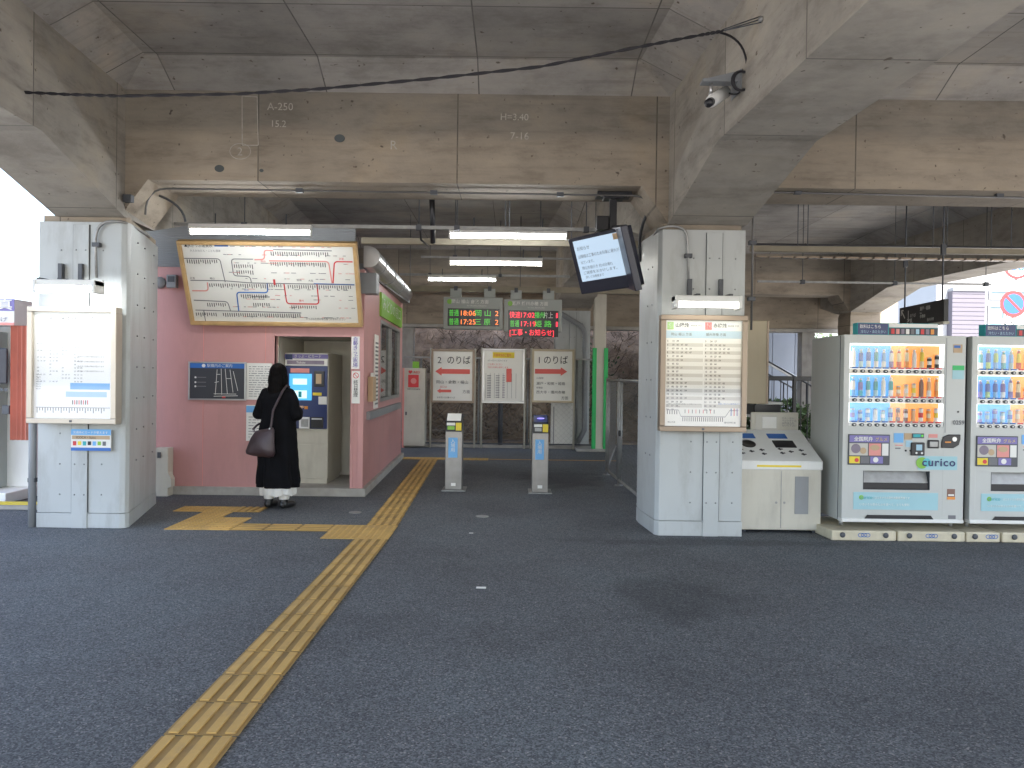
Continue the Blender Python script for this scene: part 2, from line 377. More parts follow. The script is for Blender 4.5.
        return s._fin(vs, m, T)
    def build(s, name, parent=None, world=True, T=None):
        bmesh.ops.recalc_face_normals(s.bm, faces=s.bm.faces)
        me = bpy.data.meshes.new(name); s.bm.to_mesh(me); s.bm.free()
        for m in s.mats: me.materials.append(m)
        if T is not None: me.transform(T)
        o = bpy.data.objects.new(name, me); COL.objects.link(o)
        if parent is not None:
            o.parent = parent
            wm = WM.get(parent.name, Matrix.Identity(4)); WM[o.name] = wm
            if world and wm != Matrix.Identity(4): me.transform(wm.inverted())
        return o
def tag(o, label=None, cat=None, group=None, kind=None):
    if label: o['label'] = label
    if cat: o['category'] = cat
    if group: o['group'] = group
    if kind: o['kind'] = kind
    return o
def root(name, loc, label, cat, group=None, rz=0.0, M4=None):
    o = bpy.data.objects.new(name, None); COL.objects.link(o); o.empty_display_size = .2
    m = Matrix.Translation(loc) @ Matrix.Rotation(rz, 4, 'Z') if M4 is None else M4
    o.location = m.to_translation(); o.rotation_euler = m.to_euler()
    WM[o.name] = m
    return tag(o, label, cat, group)
def copy_tree(o, parent=None):
    c = o.copy(); COL.objects.link(c); c.parent = parent
    for ch in list(o.children): copy_tree(ch, c)
    return c

def text_mesh(body, size, align='LEFT', w=None, spacing=1.0, line=1.0, bold=0.0):
    cu = bpy.data.curves.new('t', 'FONT'); cu.body = body; cu.size = size; cu.align_x = align
    cu.space_character = spacing; cu.space_line = line; cu.resolution_u = 3; cu.offset = bold
    ob = bpy.data.objects.new('t', cu); COL.objects.link(ob)
    bpy.context.view_layer.update()
    dg = bpy.context.evaluated_depsgraph_get()
    me = bpy.data.meshes.new_from_object(ob.evaluated_get(dg))
    bpy.data.objects.remove(ob); bpy.data.curves.remove(cu)
    if w and len(me.vertices):
        xs = [v.co.x for v in me.vertices]; a = max(xs)-min(xs)
        if a > 0: me.transform(Matrix.Diagonal((w/a, 1, 1, 1)))
    me.transform(Matrix.Rotation(R(90), 4, 'X'))
    return me
def lettering(name, items, parent=None, T=None, world=True, y=-.003, extra=None):
    """items: (text, x, z, size, material[, align, width, bold, line]); laid in the x-z plane facing -y, z = baseline"""
    b = MB() if extra is None else extra
    for it in items:
        body, x, z, size, m = it[:5]; opt = it[5] if len(it) > 5 else {}
        me = text_mesh(body, size, opt.get('a', 'LEFT'), opt.get('w'), opt.get('sp', 1.0), opt.get('line', 1.0), opt.get('b', 0.0))
        n0 = len(b.bm.faces); b.bm.verts.ensure_lookup_table(); v0 = len(b.bm.verts)
        b.bm.from_mesh(me); b.bm.verts.ensure_lookup_table(); b.bm.faces.ensure_lookup_table()
        vs = b.bm.verts[v0:]; mat = Matrix.Translation((x, y, z))
        if T is not None: mat = T @ mat
        bmesh.ops.transform(b.bm, matrix=mat, verts=vs)
        i = b.mi(m)
        for f in b.bm.faces[n0:]: f.material_index = i
        bpy.data.meshes.remove(me)
    return b.build(name, parent, world)

# ================================================================== THE SETTING
b = MB(); b.quad((-160, -120, 0), (160, -120, 0), (160, 220, 0), (-160, 220, 0), 'asphalt')
tag(b.build('ground'), kind='structure')
b = MB(); b.box(-70, 70, -60, -.6, .004, .008, 'bounce_paving'); tag(b.build('rear_bounce_sheet'), kind='structure')  # unseen sheet added behind the camera to bounce sunlight under the deck
b = MB(); b.box(-70, -8.2, -.6, 60, .004, .008, 'bounce_paving'); tag(b.build('side_bounce_sheet'), kind='structure')  # left sheet, added for its bounced light
b = MB(); b.box(9.4, 70, -.6, 60, .004, .008, 'bounce_paving'); tag(b.build('side_bounce_sheet'), kind='structure')  # right sheet, added to bounce light into the right bay

# viaduct: slab, three long beams, three cross frames
SK = -.064
def face_x(x, Y): return x + SK*(Y-7.2)
FR = [(-1.6, -.95), (7.17, 7.85), (16.0, 16.6)]
Y0, Y1 = -1.62, 19.3
ZS, ZT, ZB, ZC = 4.38, 4.19, 3.34, 2.98
LB = [(-4.38, -3.72), (1.47, 2.22), (7.75, 8.4)]         # left/right faces at Y = 7.2
via = root('viaduct', (0, 7.2, 0), 'grey concrete railway viaduct overhead, carried on white steel clad columns', 'viaduct')
b = MB()
b.box(-6.2, 8.9, Y0, Y1, ZS, 4.9, 'slab')
# splayed edges where slab meets the beams, one ring per bay
for (xa, xb) in ((LB[0][1], LB[1][0]), (LB[1][1], LB[2][0])):
    for i in range(len(FR)-1):
        ya, yb = FR[i][1], FR[i+1][0]
        o_ = [(face_x(xa, ya), ya), (face_x(xb, ya), ya), (face_x(xb, yb), yb), (face_x(xa, yb), yb)]
        d = .35
        i_ = [(o_[0][0]+d, ya+d), (o_[1][0]-d, ya+d), (o_[2][0]-d, yb-d), (o_[3][0]+d, yb-d)]
        for k in range(4):
            k2 = (k+1) % 4
            b.quad((*o_[k], ZT), (*o_[k2], ZT), (*i_[k2], ZS-.002), (*i_[k], ZS-.002), 'slab')
b.build('deck_slab', via)
for (xa, xb) in LB:
    prof = [(Y0, ZS+.02), (Y0, ZB)]
    for (a, c) in FR: prof += [(a-1.4, ZB), (a, ZC), (c, ZC), (c+1.4, ZB)]
    prof += [(Y1, ZB), (Y1, ZS+.02)]
    b = MB()
    vs = b.prism(prof, 0, xb-xa, 'x', 'beamy')
    for v in set(vs): v.co.x += face_x(xa, v.co.y)
    b.build('long_beam', via)
cross = []
for fi, (a, c) in enumerate(FR):
    for (xa, xb) in ((LB[0][1], LB[1][0]), (LB[1][1], LB[2][0])):
        x0, x1 = face_x(xa, (a+c)/2)-.05, face_x(xb, (a+c)/2)+.05
        h = .27
        b = MB(); b.prism([(x0, ZS+.02), (x0, ZC), (x0+.02, ZC), (x0+.02+h, ZB), (x1-.02-h, ZB), (x1-.02, ZC), (x1, ZC), (x1, ZS+.02)], a+.006, c-.006, 'y', 'beamx')
        cross.append(b.build('cross_beam', via))
# chalk notes on the front cross beam
fb = cross[2]
b = MB(); YB = 7.17
def bx(x, y): return XZ(x, y, YB)
p = [bx(*q) for q in ((243, 97), (243, 146), (259, 146), (258, 98), (243, 97))]
for i in range(4): b.strip([p[i], p[i+1]], .008, YB, 'chalk')
c = bx(241, 152); b.strip([(c[0]+.10*math.cos(t*.35), c[1]+.075*math.sin(t*.35)) for t in range(19)], .007, YB, 'chalk')
x, z = bx(241, 152)
x2, z2 = bx(268, 111); x3, z3 = bx(500, 121); x4, z4 = bx(510, 134); x5, z5 = bx(390, 150)
lettering('chalk_note', [('2', x-.03, z-.04, .11, 'chalk'), ('A-250', x2, z2, .10, 'chalk'), ('15.2', x2+.03, z2-.16, .09, 'chalk'), ('H=3.40', x3, z3, .09, 'chalk'), ('7-16', x4, z4-.06, .10, 'chalk'),
    ('R', x5, z5, .12, 'chalk')], fb, Matrix.Translation((0, YB-.001, 0)), extra=b)
b = MB()
for (px, py, r) in ((220, 169, .045), (340, 139, .05), (262, 171, .02)):
    b = MB(); X, Z = bx(px, py); b.disc(X, Z, r, YB+.004, 'jacket_dark', sy=.75, th=.006); b.build('form_tie_hole', fb)

# columns with their bolted steel jackets
def column(foot, rows, strip, label, detail=True, extra=(), jm='jacket'):
    col = MB(); cxm = sum(p[0] for p in foot)/len(foot); cym = sum(p[1] for p in foot)/len(foot)
    col.prism([((p[0]-cxm)*.93+cxm, (p[1]-cym)*.93+cym) for p in foot], 0, ZC+.01, 'z', 'beamx')
    co = col.build('column', via); tag(co, label)
    j = MB(); vs = j.prism(foot, .0, .14, 'z', jm, bev=.004)
    j.prism([((p[0]-cxm)*.99+cxm, (p[1]-cym)*.99+cym) for p in foot], .143, 2.93, 'z', jm, bev=.006)
    if detail:
        fy = min(p[1] for p in foot)
        x0, x1 = strip
        j.box(x0, x1, fy-.012, fy+.03, .0, 2.90, 'jacket', .003)
        fl, fr_ = min(p[0] for p in foot), max(p[0] for p in foot)
        j.box(x0-.004, x0-.001, fy-.006, fy+.03, .15, 2.9, 'jacket_dark')
        j.box(x1+.001, x1+.005, fy-.006, fy+.03, .15, 2.9, 'jacket_dark')
        for k in range(10):
            z = .32+k*.292
            if z > 2.9: break
            for x, yy in ((x0-.12, fy+.004), (x0+.03, fy-.012), (x1-.03, fy-.012), (x1+.13, fy+.004)):
                if fl+.05 < x < fr_-.05: j.ball((x, yy, z), .0085, 'bolt', 8, sc=(1, .6, 1))
        for p in extra: j.ball(p, .009, 'bolt', 8)
    j.build('steel_jacket', co)
    return co
# left column: front at 7.17, side plate runs back and away to the left
Lf = [(-4.54, 7.17), (-3.745, 7.17), (-3.70, 7.19), (-3.685, 7.24), (-4.05, 8.56), (-4.66, 8.56)]
Rf = [(1.42, 7.17), (2.22, 7.17), (2.20, 8.0), (1.40, 8.0), (1.335, 7.95), (1.335, 7.80), (1.385, 7.22)]
d = Vector((-4.05+3.685, 8.56-7.24, 0)).normalized(); nrm = Vector((d.y, -d.x, 0))
lb = [Vector((-3.685, 7.24, .62+k*.31)) + d*t + nrm*.003 for k in range(8) for t in (.28, .62, 1.1)]
rb = [(1.387-t*.086, 7.22+t, .75+k*.37) for k in range(6) for t in (.18, .34)]
lc = column(Lf, 9, (-4.20, -4.05), 'white steel clad column on the left, behind the brightly lit timetable', True, lb)
rc = column(Rf, 9, (1.84, 1.99), 'white steel clad column on the right, carrying the timetable for two lines', True, rb)
for (fi, li) in ((0, 0), (0, 1), (0, 2), (1, 2), (2, 0), (2, 1), (2, 2)):
    a, c = FR[fi]; x0, x1 = face_x(LB[li][0], a), face_x(LB[li][1], a)
    column([(x0, a-.01), (x1, a-.01), (x1, c+.01), (x0, c+.01)], 0, ((x0+x1)/2-.07, (x0+x1)/2+.07), None, fi == 2 and li < 2, jm='jacket' if li < 2 else 'beamx')

# concrete platform wall seen under the rear beam
b = MB(); b.box(-9, 8.9, 17.35, 17.7, 2.70, 3.7, 'beamx', .01)
b.box(-9, 8.9, 17.3, 17.72, 2.62, 2.70, 'plinth', .01)
for x in (-7.5, -2.6, 6.7): b.box(x, x+.3, 17.38, 17.65, 0, 2.62, 'plinth', .01)
tag(b.build('platform_edge_wall'), 'pale concrete platform edge wall running behind the fence under the rear beam', 'wall')

# embankment (terrain) behind the fence
b = MB(); NX, NY = 90, 50
g = []
for i in range(NX+1):
    row = []
    for j in range(NY+1):
        X = -12 + 18.2*i/NX; t = j/NY; Y = 17.7 + 7.5*t
        z = min(4.4, 4.6*(t**.8)*1.5) + .28*noise.noise(Vector((X*.9, Y*.9, 0))) + .12*noise.noise(Vector((X*3, Y*3, 4)))
        if j == 0: z = 0
        z *= max(0, min(1, (6.0-X)/1.6))
        row.append(b.bm.verts.new((X, Y, z+.005)))
    g.append(row)
for i in range(NX):
    for j in range(NY):
        f = b.bm.faces.new((g[i][j], g[i+1][j], g[i+1][j+1], g[i][j+1])); f.smooth = True
b.mi('soil'); tag(b.build('hillside'), kind='structure')
b = MB(); b.box(-12, 5.2, 16.95, 17.72, .004, .03, 'soil'); tag(b.build('earth_verge'), kind='structure')
# dry undergrowth on it
b = MB(); rnd = random.Random(3)
def twig(b, p, L, r, m, lean, seg=3):
    a = rnd.uniform(0, 6.28); d = Vector((math.cos(a)*lean, math.sin(a)*lean, 1)).normalized()
    pts = [Vector(p)]; 
    for k in range(seg):
        d = (d + Vector((rnd.uniform(-.35, .35), rnd.uniform(-.35, .35), rnd.uniform(-.35, .2)))).normalized(); pts.append(pts[-1]+d*L/seg)
    b.tube(pts, [r*(1-.8*k/seg) for k in range(seg+1)], m, 3, caps=False)
for _ in range(6500):
    X = rnd.uniform(-6.0, 4.6); t = rnd.random()**1.6; Y = 17.75+5.0*t
    z = min(4.4, 4.6*(((Y-17.7)/7.5)**.8)*1.5) + .28*noise.noise(Vector((X*.9, Y*.9, 0)))-.03
    z *= max(0, min(1, (6.0-X)/1.6))
    clump = noise.noise(Vector((X*1.1, Y*1.1, 9)))
    twig(b, (X, Y, z), rnd.uniform(.15, .6), rnd.uniform(.006, .015), 'twig' if clump+rnd.uniform(-.25, .25) > 0 else 'twigd', 1.2)
for _ in range(260):     # pale fallen canes at the foot of the slope
    X = rnd.uniform(-3.5, 2.6); Y = rnd.uniform(17.0, 17.9)
    twig(b, (X, Y, rnd.uniform(.02, .25)), rnd.uniform(.4, 1.1), rnd.uniform(.006, .014), 'twig', 3.0)
tag(b.build('dry_undergrowth'), 'tangle of dry brown stems and fallen canes over the embankment', 'undergrowth', kind='stuff')
b = MB()
for _ in range(1500):
    c = Vector((1.65+rnd.gauss(0, .35), 17.9+rnd.uniform(-.3, 1.0), 0)); c.z = abs(rnd.gauss(1.3, .55))
    s = rnd.uniform(.03, .07); T = Matrix.Translation(c) @ Matrix.Rotation(rnd.uniform(0, 6.3), 4, Vector((rnd.random(), rnd.random(), rnd.random())).normalized())
    b.quad((-s, 0, 0), (0, -s*.5, 0), (s, 0, 0), (0, s*.5, 0), 'leaf', T)
sh = root('climbing_shrub', (1.65, 17.9, 0), 'straggly green climber growing up the slope behind the green edged post', 'shrub')
b.build('leaves', sh)
b = MB()
for k in range(9): twig(b, (1.65+rnd.uniform(-.3, .3), 17.8, 0), rnd.uniform(1.2, 2.4), .012, 'bark', .4, 6)
b.build('stem', sh)

# ---------------------------------------------------------------- tactile paving (setting: part of the ground)
TP = root('tactile_paving', (-1.26, 6, 0), 'long yellow tactile paving path with a branch turning to the ticket machine', 'tactile paving')
def bars(b, x0, x1, y0, y1, along='y'):
    b.box(x0+.002, x1-.002, y0+.008, y1-.008, .004, .009, 'tbase')
    n = 4
    for k in range(n):
        if along == 'y':
            c = x0+(x1-x0)*(k+.5)/n; b.box(c-.021, c+.021, y0+.014, y1-.014, .0085, .016, 'tactile', .002)
        else:
            c = y0+(y1-y0)*(k+.5)/n; b.box(x0+.015, x1-.015, c-.017, c+.017, .0095, .015, 'tactile', .002)
def dots(b, x0, x1, y0, y1):
    b.box(x0+.002, x1-.002, y0+.003, y1-.003, .004, .010, 'tactile')
    for i in range(5):
        for j in range(5):
            b.lathe([(.013, .009), (.010, .0145)], (x0+(x1-x0)*(i+.5)/5, y0+(y1-y0)*(j+.5)/5, 0), 'tactile', 8)
b = MB()
W = .312
for k in range(40):
    y0 = 1.2+k*W
    if y0 > 13.3: break
    cx0 = -1.42 if y0 < 7 else -1.42-.032*(y0-7)
    if abs(y0-(6.9)) < .01: pass
    if 6.75 < y0 < 7.4: 
        dots(b, cx0, cx0+W, y0, y0+W); dots(b, cx0-W, cx0, y0, y0+W); last = y0
    else: bars(b, cx0, cx0+W, y0, y0+W)
ytop = 13.38
b.build('guide_bars', TP)
b = MB()
for k in range(6): dots(b, -2.28+k*W, -2.28+(k+1)*W, 13.40, 13.40+W)
yr = 7.13
for k in range(4): bars(b, -1.735-(k+1)*W, -1.735-k*W, yr, yr+W, 'x')
for i in range(2):
    for j in range(3):
        if not (i == 1 and j == 2): dots(b, -3.30+i*W, -3.30+(i+1)*W, yr+j*W, yr+(j+1)*W)
for k in range(3): (dots if k < 2 else bars)(b, -3.64+k*W, -3.64+(k+1)*W, yr+3*W+.002, yr+4*W)
b.build('branch_tiles', TP)
b = MB(); b.box(-.40, 2.0, 13.55, 13.62, .003, .007, 'oline'); tag(b.build('painted_line'), kind='structure')
b = MB()
for (px, py) in ((482, 517), (355, 513)):
    p = GR(px, py); b.lathe([(.07, .002), (.07, .007), (.06, .008)], (p.x, p.y, 0), 'galv', 16)
    tag(b.build('floor_stud'), 'small round metal floor cover ' + ('in front of the two card readers' if px > 400 else 'beside the tactile path near the pink corner'), 'floor cover'); b = MB()
for (px, py, s, lab) in ((481, 589, .035, 'scrap of white paper litter on the asphalt, left of centre'), (471, 534, .02, 'tiny white litter fleck beyond the paper scrap')):
    p = GR(px, py); b = MB(); b.box(p.x-s, p.x+s, p.y-s*.5, p.y+s*.5, .004, .009, 'paper', .002, Matrix.Translation((0, 0, 0)))
    tag(b.build('paper_scrap'), lab, 'litter')

# ================================================================== KIOSK BUILDING (pink)
KX0, KX1, KY = -5.35, -1.84, 9.25
KB = root('station_office', (-3.5, 11.3, 0), 'pink panelled station office with ticket machine alcove and side windows', 'building')
ZP, ZW = .10, 2.80
ax0, az1 = XZ(275, 336, KY); ax1 = XZ(350.5, 400, KY)[0]
YBK = 13.5; KX1b = -2.0
b = MB()
b.box(KX0, ax0, KY, KY+.12, ZP, ZW, 'pink')
b.box(ax0, ax1, KY+.001, KY+.12, az1, ZW, 'pink')
b.box(ax1, KX1, KY, KY+.12, ZP, ZW, 'pink')
for x in (203, 265):
    X = XZ(x, 400, KY)[0]; b.box(X-.003, X+.003, KY-.003, KY+.01, ZP+.01, ZW-.01, 'rose')
for X in (ax0-.035, ax1): b.box(X, X+.035, KY-.012, KY+.05, ZP, az1+.03, 'pink', .003)
b.box(KX1-.06, KX1+.012, KY-.012, KY+.06, ZP, ZW, 'pink', .004)
b.build('front_wall', KB)
# side wall with the window opening
def sx(Y): return KX1 + (KX1b-KX1)*(Y-KY)/(YBK-KY)
def side_piece(b, ya, yb, z0, z1, m, o=0.0, th=.12):
    xa, xb = sx(ya)+o, sx(yb)+o
    b.prism([(xa, ya), (xb, yb), (xb-th, yb), (xa-th, ya)], z0, z1, 'z', m)
wy0, wy1 = 10.75, 13.2; wz0, wz1 = 1.12, 2.30
b = MB()
side_piece(b, KY+.12, wy0, ZP, ZW, 'pink'); side_piece(b, wy1, YBK, ZP, ZW, 'pink')
side_piece(b, wy0, wy1, ZP, wz0, 'pink'); side_piece(b, wy0, wy1, wz1, ZW, 'pink')
b.box(KX0, KX0+.12, KY+.12, YBK, ZP, ZW, 'pink'); b.box(KX0, KX1b, YBK, YBK+.1, ZP, ZW, 'pink')
b.build('side_wall', KB)
b = MB()
b.prism([(KX0-.03, KY-.04), (KX1+.05, KY-.04), (KX1b+.05, YBK+.12), (KX0-.03, YBK+.12)], 0, ZP, 'z', 'plinth', bev=.006)
b.build('plinth', KB)
b = MB(); b.box(KX0, KX1-.02, KY+.04, YBK, ZW, ZW+.08, 'grey'); 
for k in range(22):      # ribbed metal fascia above the front
    b.box(KX0, -1.95, KY-.02, KY+.02, ZW+.004+k*.023, ZW+.004+k*.023+.013, 'grey')
b.box(KX0, -1.96, KY-.005, KY+.03, ZW, ZW+.52, 'grey')
b.build('roof_fascia', KB)
for (ya, yb) in ((wy0, (wy0+wy1)/2), ((wy0+wy1)/2, wy1)):
    b = MB(); fw = .05
    side_piece(b, ya, ya+fw, wz0, wz1, 'galv', .01, .08); side_piece(b, yb-fw, yb, wz0, wz1, 'galv', .01, .08)
    side_piece(b, ya+fw, yb-fw, wz0, wz0+fw, 'galv', .01, .08); side_piece(b, ya+fw, yb-fw, wz1-fw, wz1, 'galv', .01, .08)
    w = b.build('window', KB)
    b = MB(); side_piece(b, ya+fw, yb-fw, wz0+fw, wz1-fw, 'dglass', -.03, .006); b.build('pane', w)
    b = MB(); side_piece(b, ya+.12, yb-.2, wz0+.1, wz0+.55, 'paper', -.06, .004)
    side_piece(b, ya+.14, yb-.25, wz0+.62, wz0+.95, 'pblue', -.06, .004); b.build('posted_sheet', w)
b = MB(); side_piece(b, 9.55, 13.1, .93, 1.03, 'grey', .05, .05); b.build('counter_ledge', KB)
b = MB(); side_piece(b, 10.65, 13.3, 2.34, 2.68, 'lime', .03, .03); gs = b.build('green_sign', KB)
TS = Matrix.Translation((sx(10.75)+.032, 10.75, 2.46)) @ Matrix.Rotation(R(90)+math.atan2(.15, 4.25), 4, 'Z')
lettering('sign_lettering', [('みどりの窓口', 0, 0, .2, 'paper', {'w': 2.2})], gs, TS)
b = MB()   # rounded metal shutter housing along the side
n = 10
prof = [(-.06, 2.82), (-.06, 3.08)] + [(.0+.14*math.sin(t), 2.95+.13*math.cos(t)) for t in [math.pi*k/n for k in range(n+1)]] + [(-.06, 2.82)]
prof = prof[:-1]
vs = b.prism(prof, KY-.05, 13.4, 'y', 'alu')
for v in set(vs): v.co.x += sx(v.co.y)+.06
for yy in (KY+.55, KY+1.6, KY+2.8):
    vs = b.prism([(p[0]*1.06, 2.95+(p[1]-2.95)*1.06) for p in prof], yy, yy+.04, 'y', 'galv')
    for v in set(vs): v.co.x += sx(v.co.y)+.06
b.build('shutter_housing', KB)
b = MB(); b.box(KX1-.16, KX1+.16, KY-.03, KY+.16, 2.50, 2.76, 'grey', .01); b.build('junction_box', KB)
b = MB()   # alcove lining
YA = 10.5
b.box(ax0-.02, ax0+.012, KY+.12, YA, ZP, az1+.02, 'ivory'); b.box(ax1-.012, ax1+.02, KY+.12, YA, ZP, az1+.02, 'ivory')
b.box(ax0, ax1, YA, YA+.03, ZP, az1, 'ivory'); b.box(ax0, ax1, KY+.12, YA, az1, az1+.02, 'ivory')
b.build('alcove_lining', KB)
# things fixed to the front wall
b = MB(); p = PT(161, 283, KY); b.lathe([(.07, 0), (.075, .02), (.06, .05), (.02, .06)], (0, 0, 0), 'grey', 16, Matrix.Translation(p) @ Matrix.Rotation(R(90), 4, 'X'))
tag(b.build('alarm_bell'), 'round grey alarm bell high on the pink wall beside the route map', 'bell')
p = PT(174, 282, KY); b = MB(); b.box(p.x-.06, p.x+.06, KY-.07, KY, p.z-.08, p.z+.08, 'grey', .008); b.box(p.x-.04, p.x+.04, KY-.075, KY-.06, p.z-.01, p.z+.06, 'dgrey')
tag(b.build('intercom_box'), 'small grey box with dark grille between the alarm bell and the route map', 'speaker')

# ---------------------------------------------------------------- route map board
mt = [PT(181, 241, 8.75), PT(359.5, 242.5, 8.75)]; mb_ = [PT(188, 324, 9.17), PT(360, 327, 9.17)]
tl, tr, bl, br_ = mt[0], mt[1], mb_[0], mb_[1]
xl, xr = (tl.x+bl.x)/2, (tr.x+br_.x)/2; zt, zb = (tl.z+tr.z)/2, (bl.z+br_.z)/2
H = math.hypot(zt-zb, 9.17-8.75); tilt = math.atan2(9.17-8.75, zt-zb)
RT = Matrix.Translation((xl, 9.17, zb)) @ Matrix.Rotation(tilt, 4, 'X')
RM = root('route_map_board', (0, 0, 0), 'wide wooden framed railway route map leaning out above the ticket machine', 'route map', M4=RT)
Wd = xr-xl
b = MB(); b.box(.04, Wd-.04, .005, .05, .04, H-.04, 'poster'); pn = b.build('map_panel', RM, False)
b = MB()
for q in ((0, Wd, 0, .045), (0, Wd, H-.045, H), (0, .045, .045, H-.045), (Wd-.045, Wd, .045, H-.045)): b.box(q[0], q[1], -.03, .06, q[2], q[3], 'wood', .006)
b.build('frame', RM, False)
b = MB()
for X in (.35, Wd-.35): b.tube([(X, .05, H-.1), (X, .30, H-.35)], .012, 'dgrey')
b.build('bracket', RM, False)
# drawn network; coordinates from a 1024x683 view where the board spans x 125..795, y 85..400
def mp_(x, y): return ((x-125)/670*Wd, (400-y)/315*H)
def rounded(pts, r=.04, n=5):
    o = [Vector(pts[0])]
    for i in range(1, len(pts)-1):
        a, c, e = Vector(pts[i-1]), Vector(pts[i]), Vector(pts[i+1])
        d1 = (a-c).normalized()*min(r, (a-c).length/2); d2 = (e-c).normalized()*min(r, (e-c).length/2)
        for k in range(n+1):
            t = k/n; o.append((c+d1)*(1-t)**2 + c*2*t*(1-t) + (c+d2)*t*t)
    o.append(Vector(pts[-1])); return [(v.x, v.y) for v in o]
b = MB()
net = [('inkgrey', [(140, 150), (275, 150), (282, 236)]), ('inkgrey', [(150, 231), (280, 231), (380, 238), (775, 240)]), ('inkgrey', [(400, 150), (318, 150), (318, 212), (380, 214), (382, 236)]),
 ('rose', [(150, 270), (212, 270), (214, 238)]), ('blue', [(318, 345), (320, 274), (440, 274), (442, 240)]), ('inkgrey', [(150, 306), (280, 310), (286, 345)]), ('inkgrey', [(150, 344), (560, 350)]),
 ('rose', [(405, 152), (444, 150), (446, 116), (480, 118)]), ('inkgrey', [(480, 114), (700, 116)]), ('red', [(506, 240), (508, 315), (632, 315), (632, 240)]), ('rose', [(460, 155), (684, 155), (690, 235)]), ('red', [(775, 155), (706, 155), (694, 235)]), ('inkgrey', [(375, 290), (445, 290)]), ('blue', [(620, 238), (775, 240)]), ('inkgrey', [(182, 345), (182, 388)])]
for m, pts in net: b.strip(rounded([mp_(*p) for p in pts]), .015 if m != 'inkgrey' else .011, .003, m, th=.001)
rn = random.Random(5)
for (xa, xb, y) in ((150, 262, 152), (220, 500, 240), (520, 760, 242), (470, 690, 120), (465, 670, 158), (325, 400, 168), (332, 400, 190), (255, 560, 352), (335, 430, 280), (200, 275, 314), (525, 625, 320), (378, 445, 312), (150, 230, 352)):
    x = xa
    while x < xb:
        X, Z = mp_(x, y); h = rn.uniform(.035, .06); b.box(X, X+.008, 0, .0025, Z-h, Z-.006, 'ink'); x += 8.5
for _ in range(170):
    X, Z = mp_(rn.uniform(290, 760), rn.choice((105, 135, 165, 200, 222, 262, 285, 300, 330, 368))); b.box(X, X+rn.uniform(.02, .06), 0, .0022, Z, Z+.006, rn.choice(('inkgrey', 'rose', 'inkgrey')))
X, Z = mp_(262, 97); b.box(X, X+.16, 0, .0025, Z-.028, Z-.002, 'blue')
X, Z = mp_(470, 234); b.box(X-.012, X+.012, 0, .002, Z-.035, Z+.035, 'red')
x0, z0 = mp_(148, 108); x1, z1 = mp_(575, 376)
lettering('map_print', [('▲JRきっぷ運賃表', x0, z0, .055, 'ink', {'w': .33}), ('大人おねだん・こども運賃', x0+.06, z0-.055, .03, 'inkgrey'), ('きっぷは左側の券売機でお求めください', x1, z1, .034, 'inkgrey', {'w': .48}),
 ('岡山', *mp_(428, 160), .03, 'red'), ('広島', *mp_(150, 226), .03, 'ink'), ('福山', *mp_(225, 226), .03, 'ink'), ('姫路', *mp_(556, 228), .03, 'ink'), ('大阪', *mp_(600, 230), .03, 'ink'), ('津山', *mp_(500, 104), .03, 'rose'), ('京都', *mp_(724, 148), .03, 'red'), ('播州', *mp_(556, 306), .03, 'red'), ('高松', *mp_(350, 268), .03, 'blue')],
 pn, world=False, y=.001, extra=b)

# ---------------------------------------------------------------- notice boards and papers on the pink wall
def plate(name, x0, y0, x1, y1, Y, m, label, cat, th=.02, frame=None, group=None):
    X0, Z1 = XZ(x0, y0, Y); X1, Z0 = XZ(x1, y1, Y)
    r = root(name, ((X0+X1)/2, Y, Z0), label, cat, group)
    b = MB(); b.box(X0, X1, Y-th, Y, Z0, Z1, m, .002); p = b.build('panel', r)
    if frame:
        b = MB(); w = .018
        for q in ((X0-w, X1+w, Z0-w, Z0), (X0-w, X1+w, Z1, Z1+w), (X0-w, X0, Z0, Z1), (X1, X1+w, Z0, Z1)): b.box(q[0], q[1], Y-th-.008, Y, q[2], q[3], frame, .002)
        b.build('frame', r)
    return r, p, X0, X1, Z0, Z1, Y-th
r_, p_, X0, X1, Z0, Z1, yf = plate('station_map', 191, 363, 245, 399, KY, 'mapdark', 'dark station map panel with a blue header on the pink wall', 'map board', .03, 'alu')
b = MB(); b.box(X0, X1, yf-.003, yf, Z1-.06, Z1, 'blue')
b.disc(X0+.17, Z1-.03, .022, yf-.003, 'paper')
for (ps) in ([(.32, .05), (.34, .36)], [(.40, .05), (.39, .37)], [(.47, .06), (.44, .37)], [(.54, .08), (.50, .36)], [(.30, .06), (.58, .06)], [(.30, .03), (.60, .04)], [(.60, .10), (.54, .34)], [(.31, .20), (.36, .21)], [(.45, .25), (.52, .25)], [(.33, .3), (.38, .3)]):
    b.strip([(X0+q[0]*(X1-X0)/.68, Z0+q[1]) for q in ps], .006, yf, 'paper', th=.003)
for (a, c) in ((.07, .26), (.07, .20), (.07, .15)):
    b.disc(X0+a, Z0+c, .012, yf-.001, 'paper'); b.box(X0+a+.02, X0+a+.13, yf-.003, yf, Z0+c-.004, Z0+c+.006, 'inkgrey')
b.box(X0+.40, X0+.44, yf-.004, yf, Z0+.01, Z0+.03, 'red')
lettering('map_drawing', [('駅構内のご案内', X0+.21, Z1-.045, .045, 'paper')], p_, extra=b, T=Matrix.Translation((0, yf-.001, 0)))
def paper_lines(b, X0, X1, Z0, Z1, y, n, m='inkgrey', mar=.03, r=rn):
    for k in range(n):
        z = Z1-mar-(Z1-Z0-2*mar)*(k+.5)/n; x = X0+mar
        while x < X1-mar:
            w = min(r.uniform(.015, .07), X1-mar-x); b.box(x, x+w, y-.002, y, z-.003, z+.004, m); x += w+r.uniform(.008, .02)
